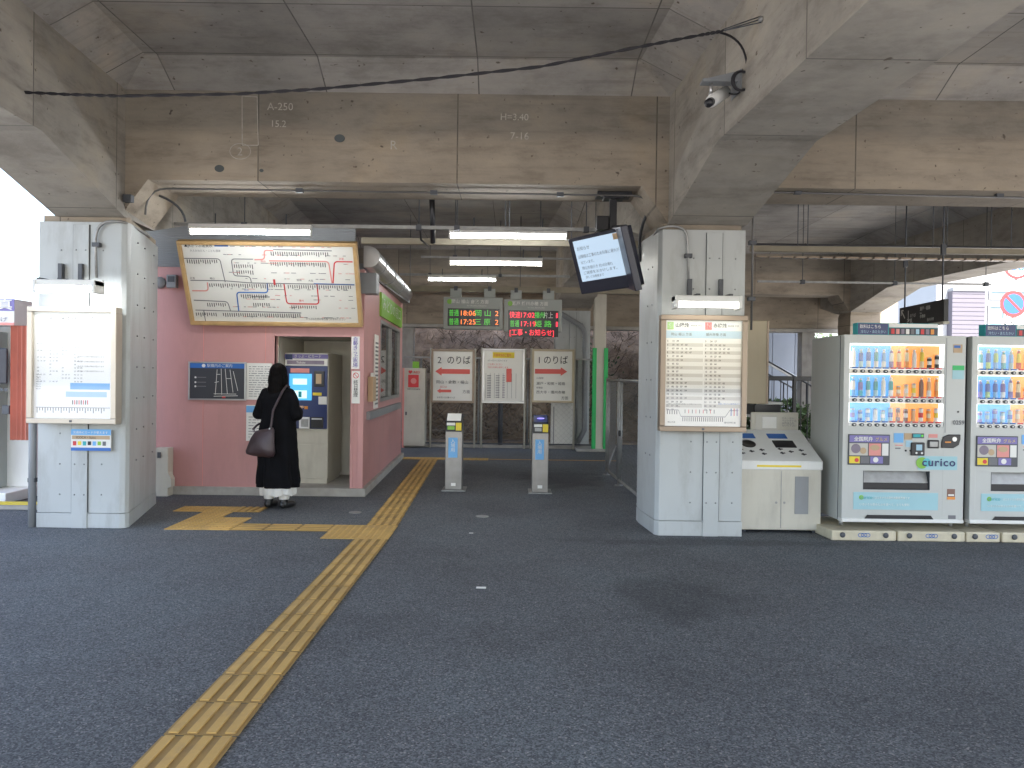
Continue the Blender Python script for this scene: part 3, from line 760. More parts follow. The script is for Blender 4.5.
r_, p_, X0, X1, Z0, Z1, yf = plate('notice_sheet', 247, 363, 273, 400, KY, 'paper', 'white ruled notice sheet right beside the dark station map', 'notice', .012)
b = MB(); paper_lines(b, X0, X1, Z0, Z1, yf, 14); b.build('print', p_)
r_, p_, X0, X1, Z0, Z1, yf = plate('notice_sheet', 246.5, 405, 262, 441, KY, 'paper', 'narrow white notice with a blue heading, low on the pink wall behind the woman', 'notice', .012)
b = MB(); b.box(X0, X1, yf-.002, yf, Z1-.09, Z1-.01, 'sky'); paper_lines(b, X0, X1, Z0, Z1-.1, yf, 8); b.build('print', p_)
r_, p_, X0, X1, Z0, Z1, yf = plate('vertical_sign', 351.8, 336.5, 359.5, 369, KY, 'paper', 'narrow upright sign with purple lettering at the right of the alcove', 'sign', .014)
lettering('print', [('\n'.join('自動きっぷ売場'), (X0+X1)/2, Z1-.06, .062, 'purple', {'a': 'CENTER', 'line': .86, 'b': .001})], p_, Matrix.Translation((0, yf, 0)))
r_, p_, X0, X1, Z0, Z1, yf = plate('no_smoking_sign', 352, 371, 359.8, 403.5, KY, 'paper', 'narrow upright no smoking notice with a red ring below the purple sign', 'sign', .014)
b = MB(); cxx, czz = (X0+X1)/2, Z1-.055
b.strip([(cxx+.032*math.cos(t*.393), czz+.032*math.sin(t*.393)) for t in range(17)], .008, yf, 'red'); b.strip([(cxx-.022, czz+.022), (cxx+.022, czz-.022)], .007, yf, 'red')
lettering('print', [('\n'.join('終日禁煙'), (X0+X1)/2, Z1-.16, .06, 'ink', {'a': 'CENTER', 'line': .86})], p_, Matrix.Translation((0, yf, 0)), extra=b)
# little notices and letter holder on the side wall
for (y0, y1, z0, z1, m, nm, lab) in ((9.62, 9.9, 1.16, 1.48, 'tan', 'leaflet_holder', 'small tan leaflet holder on the pink side wall'), (10.1, 10.42, 1.05, 2.05, 'paper', 'price_list', 'tall white price list beside the office window')):
    b = MB(); side_piece(b, y0, y1, z0, z1, m, .025 if m == 'paper' else .07, .02 if m == 'paper' else .065)
    if m == 'paper':
        for k in range(16): side_piece(b, y0+.03, y1-.03, z0+.05+k*.055, z0+.075+k*.055, 'inkgrey', .027, .003)
    else: side_piece(b, y0+.03, y1-.03, z0+.1, z1+.05, 'paper', .045, .01)
    tag(b.build(nm), lab, 'notice')

# ================================================================== TICKET MACHINE
MY = 9.62
mx0, mz1 = XZ(285.5, 352.5, MY); mx1, mz0 = XZ(327, 486, MY); mz0 = ZP
TMH = mz1-mz0; TMW = mx1-mx0
TM = root('ticket_machine', (mx0, MY, mz0), 'beige ticket machine with blue upper panel and lit touch screen in the pink alcove', 'ticket machine')
b = MB(); b.box(0, TMW, .0, .75, .06, TMH, 'ivory', .008); b.box(.01, TMW-.01, .01, .7, 0, .07, 'ivory'); b.box(.015, TMW-.015, -.006, .01, .09, .50, 'ivory', .003)
b.box(.015, TMW-.015, -.006, .01, .52, .70, 'ivory', .003); b.build('cabinet', TM, False)
def tz(y): return (486-y)/133.5*TMH
def tx(x): return (x-285.5)/41.5*TMW
b = MB(); b.box(.01, TMW-.01, -.02, .01, tz(430), tz(366), 'navy', .004); pnl = b.build('control_panel', TM, False)
b = MB(); b.box(.005, TMW-.005, -.03, .01, tz(366)+.005, TMH-.01, 'paper', .004)
b.box(.0, TMW, -.032, -.03, TMH-.075, TMH-.02, 'purple'); b.box(.01, .10, -.034, -.03, TMH-.09, TMH-.02, 'navy'); b.box(.03, TMW-.05, -.034, -.03, tz(366)+.02, tz(366)+.07, 'mauve')
h = b.build('header_panel', TM, False)
lettering('header_text', [('きっぷ・ICカード', .12, TMH-.065, .05, 'paper', {'w': .34}), ('Tickets', .15, tz(366)+.03, .04, 'paper')], h, Matrix.Translation((0, -.034, 0)), world=False)
b = MB(); b.box(tx(290), tx(311.5), -.028, -.018, tz(401), tz(374), 'tscreen', .002)
b.box(tx(293.5), tx(307), -.030, -.028, tz(385), tz(379), 'tscreen2'); b.box(tx(294), tx(307), -.030, -.028, tz(399), tz(391), 'tscreen2'); b.box(tx(299), tx(302), -.032, -.03, tz(398), tz(392), 'teal')
b.build('touch_screen', pnl, False)
b = MB(); b.box(tx(314), tx(323.5), -.04, -.018, tz(387), tz(371), 'black', .006); b.box(tx(315.8), tx(321), -.042, -.039, tz(384), tz(374), 'tubew' if False else 'tan'); b.box(tx(291), tx(309), -.024, -.018, tz(373), tz(368.5), 'rose'); b.build('banknote_slot', pnl, False)
b = MB(); b.box(tx(312.5), tx(321), -.026, -.018, tz(396), tz(393), 'yellow', .002); b.box(tx(318), tx(326), -.028, -.018, tz(405), tz(397), 'paper', .002); b.box(tx(304.5), tx(308), -.03, -.018, tz(410), tz(407), 'orange', .002)
b.build('label_plate', pnl, False)
b = MB(); b.box(tx(300), tx(310), -.045, -.018, tz(430), tz(418), 'alu', .005); b.box(tx(302), tx(309), -.047, -.044, tz(428), tz(420), 'galv'); b.build('coin_tray', pnl, False)
b = MB(); b.box(tx(311), tx(323), -.04, -.018, tz(429), tz(418), 'black', .005); b.box(tx(312), tx(322), -.042, -.04, tz(420.5), tz(419), 'alu'); b.build('ticket_outlet', pnl, False)
b = MB(); b.box(.16, .175, -.01, 0, .42, .45, 'galv'); b.build('lock', TM, False)

# ================================================================== PERSON with handbag
def capsule_chain(bm, pts, seg=10):
    """pts: (x,y,z,r) -> overlapping tapered links, later fused by a voxel remesh"""
    for i in range(len(pts)-1):
        a, c = Vector(pts[i][:3]), Vector(pts[i+1][:3]); ra, rc = pts[i][3], pts[i+1][3]
        t = (c-a)
        if t.length < 1e-5: continue
        q = t.to_track_quat('Z', 'Y').to_matrix().to_4x4()
        bmesh.ops.create_cone(bm, cap_ends=True, segments=seg, radius1=ra, radius2=rc, depth=t.length, matrix=Matrix.Translation((a+c)/2) @ q)
    for p in pts: bmesh.ops.create_uvsphere(bm, u_segments=seg, v_segments=8, radius=p[3], matrix=Matrix.Translation(p[:3]))
def ell(bm, c, r, rot=None):
    bmesh.ops.create_uvsphere(bm, u_segments=20, v_segments=14, radius=1, matrix=Matrix.Translation(c) @ (rot or Matrix.Identity(4)) @ Matrix.Diagonal((*r, 1)))
def fuse(name, bm, mat, parent, vox, smooth=3, sub=False, shape=None):
    me = bpy.data.meshes.new(name); bm.to_mesh(me); bm.free()
    o = bpy.data.objects.new(name, me); COL.objects.link(o)
    rm = o.modifiers.new('r', 'REMESH'); rm.mode = 'VOXEL'; rm.voxel_size = vox; rm.use_smooth_shade = True
    sm = o.modifiers.new('s', 'SMOOTH'); sm.iterations = smooth; sm.factor = .6
    bpy.context.view_layer.update(); dg = bpy.context.evaluated_depsgraph_get()
    me2 = bpy.data.meshes.new_from_object(o.evaluated_get(dg)); bpy.data.objects.remove(o); bpy.data.meshes.remove(me)
    me2.name = name
    if shape:
        for v in me2.vertices: v.co = shape(v.co)
    me2.materials.clear(); me2.materials.append(MT[mat])
    for p in me2.polygons: p.use_smooth = True
    o = bpy.data.objects.new(name, me2); COL.objects.link(o)
    if parent is not None: o.parent = parent; WM[o.name] = WM[parent.name]
    return o
pf = GR(277, 508)
PX, PY_ = pf.x, pf.y
PE = root('person', (PX, PY_, 0), 'person with long black hair and long black coat, standing at the ticket machine', 'person', rz=R(-12))
# local frame: facing +y, x to her right
bm = bmesh.new()
for s in (-1, 1):
    capsule_chain(bm, [(s*.085, 0, .82, .095), (s*.09, .01, .46, .058), (s*.09, .0, .30, .052), (s*.09, -.02, .09, .034)])
    capsule_chain(bm, [(s*.09, -.03, .05, .036), (s*.10, .06, .04, .034), (s*.105, .13, .03, .026)])
    # arm: both hands brought forward to the screen
    sh_, el = (s*.145, -.0, 1.265, .036), (s*.215, .0 if s < 0 else .02, 1.05, .034)
    wr = (s*.13, .22, 1.10, .025) if s > 0 else (-.15, .20, 1.08, .025)
    capsule_chain(bm, [sh_, el, wr])
    w = Vector(wr[:3]); fw = Vector((-s*.18, .85, .25)).normalized(); side_ = Vector((s, .2, 0)).normalized(); up = side_.cross(fw)*s
    palm = w+fw*.05
    ell(bm, palm, (.036, .048, .014), Matrix.Rotation(R(-10*s), 4, 'Z') @ Matrix.Rotation(R(15), 4, 'X'))
    for k, (off, L) in enumerate(((-.027, .066), (-.009, .074), (.009, .070), (.026, .054))):
        p0 = palm+side_*off+fw*.035; p1 = p0+fw*L*.5-up*.004; p2 = p1+fw*L*.35-up*.016; p3 = p2+fw*L*.2-up*.014
        capsule_chain(bm, [(*p0, .0085), (*p1, .008), (*p2, .0072), (*p3, .006)], 8)
    p0 = palm-side_*.03-fw*.015; p1 = p0-side_*.022+fw*.025; p2 = p1-side_*.006+fw*.026
    capsule_chain(bm, [(*p0, .012), (*p1, .0095), (*p2, .008)], 8)
for (z, rx, ry) in ((.90, .15, .10), (1.0, .135, .095), (1.12, .13, .10), (1.22, .145, .09), (1.27, .12, .07)): ell(bm, (0, 0, z), (rx, ry, .09))
capsule_chain(bm, [(0, -.01, 1.30, .05), (0, .0, 1.40, .048)])
ell(bm, (0, .015, 1.495), (.072, .090, .108)); ell(bm, (0, .045, 1.445), (.052, .055, .05))
capsule_chain(bm, [(0, .100, 1.505, .008), (0, .118, 1.478, .012)], 8)
for s in (-1, 1):
    ell(bm, (s*.072, .012, 1.485), (.010, .018, .028)); ell(bm, (s*.028, .088, 1.500), (.014, .012, .009))
ell(bm, (0, .093, 1.438), (.024, .010, .008))
body = fuse('body', bm, 'skin', PE, .0065, 2)
b = MB()
for s in (-1, 1): b.ball((s*.028, .0985, 1.501), .0075, 'eye', 10, sc=(1.3, .5, .8))
b.build('eyes', body, False)
b = MB(); b.ball((0, .1035, 1.438), .02, 'lip', 10, sc=(1, .2, .35)); b.build('mouth', body, False)
# coat: lofted rings, sleeves fused on
def nz3(v, s): return noise.noise(Vector((v.x*s, v.y*s, v.z*s)))
bm = bmesh.new()
rings = [(.235, .238, .19, .02), (.26, .238, .19, .02), (.45, .232, .18, .01), (.70, .22, .165, .0), (.92, .203, .15, -.005), (1.05, .188, .138, -.005), (1.15, .182, .132, -.005), (1.24, .190, .128, -.005), (1.30, .170, .11, 0), (1.345, .115, .085, 0), (1.39, .072, .065, .005), (1.41, .06, .055, .005)]
SG = 56; rr = []
for (z, rx, ry, oy) in rings:
    row = []
    for k in range(SG):
        a = 2*math.pi*k/SG; fold = 0
        if z < 1.1:
            amp = .022*(1.1-z)/.85; fold = amp*(math.sin(a*7+.6)+.6*math.sin(a*11+2+z*2))
        f = 1+fold/rx
        if z < .9 and abs(a-math.pi*1.5) < .06: f *= .955        # back vent of the coat
        row.append(bm.verts.new((rx*f*math.cos(a), oy+ry*f*math.sin(a), z)))
    rr.append(row)
for i in range(len(rr)-1):
    for k in range(SG): bm.faces.new((rr[i][k], rr[i][(k+1) % SG], rr[i+1][(k+1) % SG], rr[i+1][k]))
bm.faces.new(rr[0][::-1]); bm.faces.new(rr[-1])
for s in (-1, 1):
    capsule_chain(bm, [(s*.145, -.005, 1.285, .06), (s*.195, -.01, 1.18, .062), (s*.232, -.02, 1.05, .064), (s*.205, .06, 1.04, .062), (s*.165, .15, 1.07, .056), (s*.145, .185, 1.085, .05)], 14)
capsule_chain(bm, [(-.05, -.045, 1.36, .035), (0, -.06, 1.355, .035), (.05, -.045, 1.36, .035)], 12)
coat_ = fuse('coat', bm, 'coat', PE, .011, 3, shape=lambda c: c + Vector((nz3(c, 5)*.014+nz3(c, 14)*.006, nz3(c+Vector((5, 5, 5)), 5)*.014, 0)) if c.z > .27 else c)
# skirt showing below the coat
b = MB(); rr = []
for (z, rx, ry) in ((.155, .20, .16), (.20, .205, .16), (.40, .19, .145)):
    row = []
    for k in range(64):
        a = 2*math.pi*k/64; f = 1+.05*math.sin(a*9)+.03*math.sin(a*17)
        row.append(b.bm.verts.new((rx*f*math.cos(a), .015+ry*f*math.sin(a), z+(.012*math.sin(a*6) if z < .16 else 0))))
    rr.append(row)
for i in range(2):
    for k in range(64): b.bm.faces.new((rr[i][k], rr[i][(k+1) % 64], rr[i+1][(k+1) % 64], rr[i+1][k])).smooth = True
b.mi('cloth'); b.build('skirt', PE, False)
for s in (-1, 1):
    b = MB(); b.lathe([(.055, .105), (.058, .115), (.062, .17), (.064, .30)], (s*.09, -.02, 0), 'cloth', 14); b.build('sock', PE, False)
    bm = bmesh.new()
    capsule_chain(bm, [(s*.09, -.045, .048, .044), (s*.098, .04, .042, .044), (s*.105, .13, .034, .038), (s*.108, .165, .03, .028)], 12)
    capsule_chain(bm, [(s*.09, -.03, .06, .044), (s*.09, -.025, .115, .050)], 12)
    sh2 = fuse('shoe', bm, 'shoe', PE, .008, 2, shape=lambda c: Vector((c.x, c.y, max(c.z, 0.002))))
# long hair
bm = bmesh.new()
ell(bm, (0, -.012, 1.51), (.094, .105, .115)); ell(bm, (0, -.05, 1.43), (.098, .062, .13)); ell(bm, (0, -.072, 1.33), (.092, .042, .11)); ell(bm, (-.01, -.085, 1.26), (.072, .03, .07))
for s in (-1, 1): ell(bm, (s*.075, .0, 1.42), (.026, .05, .12))
def strands(c):
    a = math.atan2(c.y, c.x); return Vector((c.x*(1+.03*math.sin(a*38+c.z*9)), c.y*(1+.02*math.sin(a*31+c.z*6)), c.z))
def cut(c):
    c = strands(c)
    if c.y > .062 and c.z < 1.565: c = Vector((c.x, .062+(c.y-.062)*.1, c.z))
    return c
fuse('hair', bm, 'hair', PE, .0075, 2, shape=cut)
# handbag on her left hip
HB = root('handbag', (PX, PY_, .6), 'slouchy maroon brown leather shoulder bag hanging at the left hip of the woman in black', 'handbag', M4=Matrix.Translation((PX, PY_, 0)) @ Matrix.Rotation(R(-12), 4, 'Z'))
b = MB(); cx_, cy_ = -.06, -.235
prof = [(.105, .012, .895), (.122, .030, .865), (.138, .055, .78), (.158, .066, .70), (.172, .066, .645), (.160, .05, .612), (.12, .03, .60)]
rws = []
for (rx, ry, z) in prof:
    rws.append([b.bm.verts.new((cx_+rx*math.copysign(abs(math.cos(t))**.75, math.cos(t)) + (z-.75)*.18, cy_+ry*math.copysign(abs(math.sin(t))**.8, math.sin(t))*(1+.10*math.sin(t*5+z*20)), z + .022*math.cos(t)*(1 if z > .8 else -.5))) for t in [2*math.pi*k/40 for k in range(40)]])
for i in range(len(rws)-1):
    for k in range(40): b.bm.faces.new((rws[i][k], rws[i][(k+1) % 40], rws[i+1][(k+1) % 40], rws[i+1][k])).smooth = True
b.bm.faces.new(rws[0]); b.bm.faces.new(rws[-1][::-1]); b.mi('leather'); b.build('bag_body', HB, False)
b = MB(); path = [(.03, -.225, .88), (0.04, -.215, .97), (.04, -.185, 1.10), (.085, -.155, 1.22), (.115, -.11, 1.32), (.12, -.04, 1.372), (.10, .05, 1.36), (.05, .13, 1.26), (-.08, .17, 1.1), (-.2, .15, .98), (-.262, .0, .92), (-.225, -.14, .885), (-.175, -.215, .87)]
pr = []
for i in range(len(path)-1):
    for k in range(4): pr.append(Vector(path[i]).lerp(Vector(path[i+1]), k/4))
pr.append(Vector(path[-1]))
b.tube(pr, .013, 'leather', 8); b.build('strap', HB, False)
b = MB(); b.ball((.035, -.24, .90), .014, 'alu', 8); b.ball((-.175, -.225, .875), .012, 'alu', 8); b.build('buckle', HB, False)

# ================================================================== TIMETABLE CASES and lamps on the columns
MT['lamplit_poster'] = M('lamplit_poster_sheet', (.84, .84, .83), .35, 0, .02)  # left sheet whitened, the glare of its lamp put into the colour
MT['lamplit_frame'] = M('lamplit_bronze', (.52, .46, .38), .35, .35, .06)  # lighter copy of the bronze, lamp overexposure painted into the left frame
MT['tubes'] = EM('strong_tube', (.95, .98, 1.0), 13.0); MT['tubec'] = EM('soft_tube', (1.0, .97, .88), 2.0)
def case(name, x0, y0, x1, y1, Yb, depth, label, cat, frame='bronze', pm='poster'):
    X0, Z1 = XZ(x0, y0, Yb-depth); X1, Z0 = XZ(x1, y1, Yb-depth); w = .05
    r = root(name, ((X0+X1)/2, Yb, Z0), label, cat)
    b = MB()
    for q in ((X0, X1, Z0, Z0+w), (X0, X1, Z1-w, Z1), (X0, X0+w, Z0+w, Z1-w), (X1-w, X1, Z0+w, Z1-w)): b.box(q[0], q[1], Yb-depth, Yb-.02, q[2], q[3], frame, .006)
    b.box(X0+.01, X1-.01, Yb-.02, Yb, Z0+.01, Z1-.01, frame); b.box((X0+X1)/2-.012, (X0+X1)/2+.012, Yb-depth-.006, Yb-depth+.01, Z0+.015, Z0+.035, 'dgrey', .002)
    b.build('frame', r)
    b = MB(); b.box(X0+w, X1-w, Yb-depth+.035, Yb-.018, Z0+w, Z1-w, pm); p = b.build('poster', r)
    b = MB(); b.box(X0+w, X1-w, Yb-depth+.008, Yb-depth+.012, Z0+w, Z1-w, 'glass'); b.build('glass_pane', r)
    return r, p, X0+w, X1-w, Z0+w, Z1-w, Yb-depth+.035
def timetable_print(p, X0, X1, Z0, Z1, y, left):
    b = MB(); W_, H_ = X1-X0, Z1-Z0; T = Matrix.Translation((0, y, 0)); it = []
    if not left:
        b.box(X0, X1, y-.001, y, Z1-.165, Z1-.095, 'pblue')
        b.box(X0, X1, y-.0008, y, Z0, Z0+.235, 'pblue') if False else None
        b.box(X0+.015, X0+.075, y-.003, y, Z1-.085, Z1-.015, 'lime'); b.box(X0+W_*.52, X0+W_*.52+.062, y-.003, y, Z1-.085, Z1-.015, 'red')
        it += [('S', X0+.028, Z1-.07, .06, 'paper', {'b': .001}), ('N', X0+W_*.52+.013, Z1-.07, .06, 'paper', {'b': .001}),
               ('山陽線', X0+.09, Z1-.06, .042, 'ink', {'b': .001}), ('赤穂線', X0+W_*.52+.075, Z1-.06, .042, 'ink', {'b': .001}), ('時刻表 平日', X0+.235, Z1-.055, .02, 'ink'), ('時刻表 平日', X0+W_*.52+.21, Z1-.055, .02, 'ink'),
               ('岡山 福山 方面', X0+.05, Z1-.14, .03, 'ink'), ('播州赤穂 方面', X0+W_*.53, Z1-.14, .03, 'ink')]
        for c in range(2):
            xs = X0+.012+c*W_*.5
            for k in range(19):
                z = Z1-.20-k*.0355
                if k % 2: b.box(xs, xs+W_*.48, y-.0012, y, z-.009, z+.024, 'tan' if False else 'pstripe')
                n = (2, 4, 5, 5, 3, 3, 2, 3, 2, 3, 3, 4, 4, 4, 3, 4, 3, 2, 1)[k]
                mins = sorted(rn.sample(range(1, 59), n))
                it.append(('%d' % (k+5 if k < 19 else 0), xs+.004, z, .022, 'ink', {'b': .0006}))
                it.append(('   '.join('%02d' % q for q in mins), xs+.05, z, .022, 'ink', {'b': .0006}))
        # line diagram
        zc = Z0+.12
        b.strip([(X0+.02, zc+.03), (X0+.13, zc+.03), (X0+.155, zc-.03), (X1-.14, zc-.03), (X1-.10, zc+.03), (X1-.02, zc+.03)], .006, y, 'inkgrey')
        for k in range(20): x = X0+.17+k*.0195; b.box(x, x+.006, y-.002, y, zc-.075, zc-.036, 'ink')
        for k in range(5): x = X0+.025+k*.022; b.box(x, x+.006, y-.002, y, zc-.01, zc+.025, 'ink')
        for k in range(9): x = X0+.19+k*.034; b.box(x, x+.005, y-.002, y, zc+.0, zc+.035, 'red' if k % 2 else 'ink')
        for k in range(3): x = X1-.09+k*.028; b.box(x, x+.008, y-.002, y, zc-.02, zc+.05, ('blue', 'red', 'purple')[k])
        it += [('ご案内  この時刻表は変更になる場合があります', X0+.02, Z0+.20, .015, 'ink'), ('お問い合わせは駅係員まで', X1-.21, Z0+.205, .017, 'blue', {'w': .2}), ('岡山方面', X0+.03, Z0+.03, .018, 'ink'), ('播州赤穂方面', X1-.15, Z0+.03, .018, 'ink'), ('1,000円', X0+.1, Z0+.175, .014, 'ink')]
    else:
        it += [('JR 山陽本線 時刻表', X0+.13, Z1-.075, .05, 'ink', {'w': .44}), ('平日', X1-.13, Z1-.07, .025, 'inkgrey')]
        for c in range(4):
            for k in range(13):
                if rn.random() < .75: it.append(('  '.join('%02d' % rn.randint(0, 59) for _ in range(rn.randint(1, 3))), X0+.03+c*.115, Z1-.27-k*.032, .019, 'inkgrey'))
        for k in range(4): it.append(('1月%d日から列車の時刻が変わります' % (4+k), X0+.4, Z1-.42-k*.045, .016, 'inkgrey'))
        b.box(X0+.34, X0+W_*.97, y-.001, y, Z0+.27, Z0+.33, 'sky'); b.box(X0+.30, X1-.05, y-.001, y, Z0+.20, Z0+.25, 'pblue')
        zc = Z0+.10; b.strip([(X0+.02, zc), (X1-.02, zc)], .005, y, 'inkgrey')
        for k in range(26): x = X0+.03+k*.025; b.box(x, x+.005, y-.002, y, zc-.03-.02*(k % 3 == 0), zc-.004, 'ink')
        for k in range(8): x = X0+.36+k*.02; b.box(x, x+.008, y-.002, y, zc+.03, zc+.07, ('ink', 'red')[k % 2])
        for k in range(7): it.append(('岡山 %02d' % (k+1), X0+.02, Z0+.40-k*.022, .014, 'inkgrey'))
    lettering('print', it, p, T, extra=b)
MT['pstripe'] = M('pale_stripe_print', (.52, .50, .45), .4, 0, .03)
for q in ('poster',): pass
r_, p_, a0, a1, c0, c1, yp = case('timetable_case', 27, 306, 115, 424.5, 7.10, .13, 'wide bronze framed timetable case on the left column, lit from above', 'timetable', 'lamplit_frame', 'lamplit_poster')
timetable_print(p_, a0, a1, c0, c1, yp, True)
b = MB()
for z in (c0+.15, c1-.15): b.box((a0+a1)/2-.25, (a0+a1)/2+.25, 7.09, 7.175, z-.02, z+.02, 'dgrey')
b.build('bracket', r_)
r_, p_, a0, a1, c0, c1, yp = case('timetable_case', 661, 314.5, 746.5, 432.5, 7.10, .13, 'bronze timetable case with green and red line badges, on the right column', 'timetable')
timetable_print(p_, a0, a1, c0, c1, yp, False)
b = MB()
for z in (c0+.15, c1-.15): b.box((a0+a1)/2-.25, (a0+a1)/2+.25, 7.09, 7.175, z-.02, z+.02, 'dgrey')
b.build('bracket', r_)
# little sticker-like notice below the left case
r_, p_, X0, X1, Z0, Z1, yf = plate('notice_plate', 71.5, 429, 111, 451, 7.14, 'paper', 'small blue and yellow notice plate below the left timetable case', 'notice', .012)
b = MB(); b.box(X0, X1, yf-.002, yf, Z1-.055, Z1, 'sky'); b.box(X0, X1, yf-.002, yf, Z0, Z0+.03, 'blue'); b.box(X0+.01, X1-.01, yf-.002, yf, Z1-.095, Z1-.06, 'tan')
for k in range(7): b.box(X0+.02+k*.047, X0+.05+k*.047, yf-.004, yf, Z0+.05+.004*(k % 2), Z0+.09, ('red', 'yellow', 'teal', 'ink', 'sky', 'lime', 'inkgrey')[k])
lettering('print', [('交通系ICカードが使えます', X0+.02, Z1-.04, .028, 'paper', {'w': .33}), ('ICOCA・Suica', X0+.05, Z1-.088, .03, 'ink')], p_, Matrix.Translation((0, yf-.001, 0)), extra=b)
def wall_lamp(x0, y0, x1, y1, Yc, label, tubemat, bx_):
    X0, Z1 = XZ(x0, y0, Yc); X1, Z0 = XZ(x1, y1, Yc)
    r = root('wall_lamp', ((X0+X1)/2, Yc, Z0), label, 'lamp')
    b = MB(); b.box(X0, X1, Yc, Yc+.16, (Z0+Z1)/2+.01, Z1, 'white', .008); b.box(X0, X0+.03, Yc-.005, Yc+.165, Z0+.01, Z1, 'white', .004); b.box(X1-.03, X1, Yc-.005, Yc+.165, Z0+.01, Z1, 'white', .004); b.build('housing', r)
    b = MB(); b.tube([(X0+.03, Yc+.06, Z0+.045), (X1-.03, Yc+.06, Z0+.045)], .022, tubemat, 12); b.build('tube', r)
    for px in bx_:
        X, _ = XZ(px, y0, 7.15); b = MB()
        b.box(X-.02, X+.02, 7.12, 7.168, Z1+.02, Z1+.20, 'dgrey', .003); b.box(X-.02, X+.02, 6.80, 7.15, Z1+.0, Z1+.025, 'dgrey', .003); b.box(X-.10, X+.02, 7.0, 7.03, Z1+.0, Z1+.03, 'dgrey', .003)
        b.build('bracket', r)
wall_lamp(33, 279, 95, 294, 6.72, 'white fluorescent wall lamp above the left timetable case', 'tubes', (62, 82))
wall_lamp(675, 295, 742, 310, 6.72, 'white fluorescent wall lamp above the right timetable case', 'tubec', (689, 720))
# conduits on the columns
def conduit(name, pts, r, m, label, cat='pipe', clips=(), group=None, seg=8):
    t = root(name, pts[0], label, cat, group)
    b = MB(); b.tube(pts, r, m, seg); b.build('pipe_run', t)
    for c in clips:
        b = MB(); b.box(c[0]-.035, c[0]+.035, c[1]-.02, c[1]+.03, c[2]-.02, c[2]+.02, 'dgrey', .003); b.build('clip', t)
    return t
def arc(p0, p1, p2, n=6):
    p0, p1, p2 = Vector(p0), Vector(p1), Vector(p2)
    return [p0*(1-t)**2+p1*2*t*(1-t)+p2*t*t for t in [k/n for k in range(n+1)]]
Yc = 7.14
p = arc(PT(96, 240, Yc), PT(97, 222, Yc), PT(112, 221.5, Yc)) + arc(PT(122, 222, Yc), PT(130, 223, Yc), PT(150, 237, 8.0))
conduit('conduit', [PT(97, 278, Yc), *p], .014, 'galv', 'thin grey conduit bending round the top of the left column', clips=[tuple(PT(97, 245, Yc))])
p = arc(PT(667, 226.5, Yc), PT(686, 225, Yc), PT(687, 238, Yc))
conduit('conduit', [PT(651, 240, 7.6), PT(658, 229, Yc), *p, PT(689, 296, Yc)], .012, 'galv', 'thin conduit running down to the lamp over the right timetable', clips=[tuple(PT(688, 256, Yc))])
Yc = 7.3
p = arc(PT(752.5, 215, Yc), PT(753, 195, Yc), PT(766, 192.5, Yc))
conduit('conduit', [PT(751, 330, Yc), *p, PT(1060, 199, Yc)], .011, 'cond', 'grey conduit rising beside the right column and running along the beam to the right edge', clips=[tuple(PT(752, 243, Yc)), tuple(PT(751, 299, Yc)), tuple(PT(797, 192.5, Yc)), tuple(PT(998, 196, Yc))])
Yc = 7.4
conduit('conduit', [*arc(PT(146, 215, Yc), PT(146, 189, Yc), PT(168, 189, Yc)), *arc(PT(632, 196, Yc), PT(648, 196, Yc), PT(655, 214, Yc))], .010, 'cond', 'long grey conduit along the back of the front beam over the middle bay', clips=[tuple(PT(434, 193, Yc)), tuple(PT(300, 191, Yc)), tuple(PT(560, 195, Yc))])
Yc = 7.5
conduit('cable_bundle', [*arc(PT(160, 196, Yc), PT(184, 205, Yc), PT(186, 222, Yc))], .012, 'dgrey', 'dark cable drooping beside the left column top', 'cable')
conduit('cable_bundle', [*arc(PT(640, 262, 7.9), PT(636, 230, 7.9), PT(650, 208, 7.6)), PT(655, 204, 7.5)], .016, 'dgrey', 'dark cable drooping behind the hanging monitor', 'cable')
X, Z = XZ(143, 206, 7.4); 
b = MB(); b.box(X-.04, X+.04, 7.10, 7.165, Z-.03, Z+.04, 'dgrey', .004); tag(b.build('small_bracket'), 'small dark bracket on the haunch above the left column', 'bracket')

# ================================================================== CEILING LAMPS on rails
def rail(Y, px0, px1, py, label, rods, th=.018, m='galv', cat='rail'):
    A, B_ = PT(px0, py, Y), PT(px1, py, Y); z = (A.z+B_.z)/2
    r = root('rail', ((A.x+B_.x)/2, Y, z), label, cat, 'rails carrying lamps and cables')
    b = MB(); b.box(A.x, B_.x, Y-th, Y+th, z-th, z+th, m); b.build('bar', r)
    for px in rods:
        X = XZ(px, py, Y)[0]; b = MB(); b.tube([(X, Y, z-.02), (X, Y, ZS)], .0055, 'dgrey', 6); b.box(X-.03, X+.03, Y-.03, Y+.03, z-.03, z+.03, 'dgrey', .004); b.build('hanger_rod', r)
    return z
def tube_lamp(px0, px1, py, Y, label, tm='tube'):
    A, B_ = PT(px0, py, Y), PT(px1, py, Y); z = (A.z+B_.z)/2; x0, x1 = A.x, B_.x
    r = root('ceiling_lamp', ((x0+x1)/2, Y, z), label, 'lamp', 'fluorescent lamps under the viaduct')
    b = MB(); b.prism([(Y-.045, z+.03), (Y-.03, z+.085), (Y+.03, z+.085), (Y+.045, z+.03)], x0-.02, x1+.02, 'x', 'white'); b.build('housing', r)
    for x in (x0-.02, x1): b2 = MB(); b2.box(x, x+.02, Y-.022, Y+.022, z-.03, z+.035, 'white', .003); b2.build('socket', r)
    b = MB(); b.tube([(x0, Y, z), (x1, Y, z)], .017, tm, 12); b.build('tube', r)
    b = MB()
    for t in (.2, .8): b.tube([(x0+(x1-x0)*t, Y, z+.08), (x0+(x1-x0)*t, Y, z+.2)], .008, 'dgrey', 6)
    b.build('stem', r)
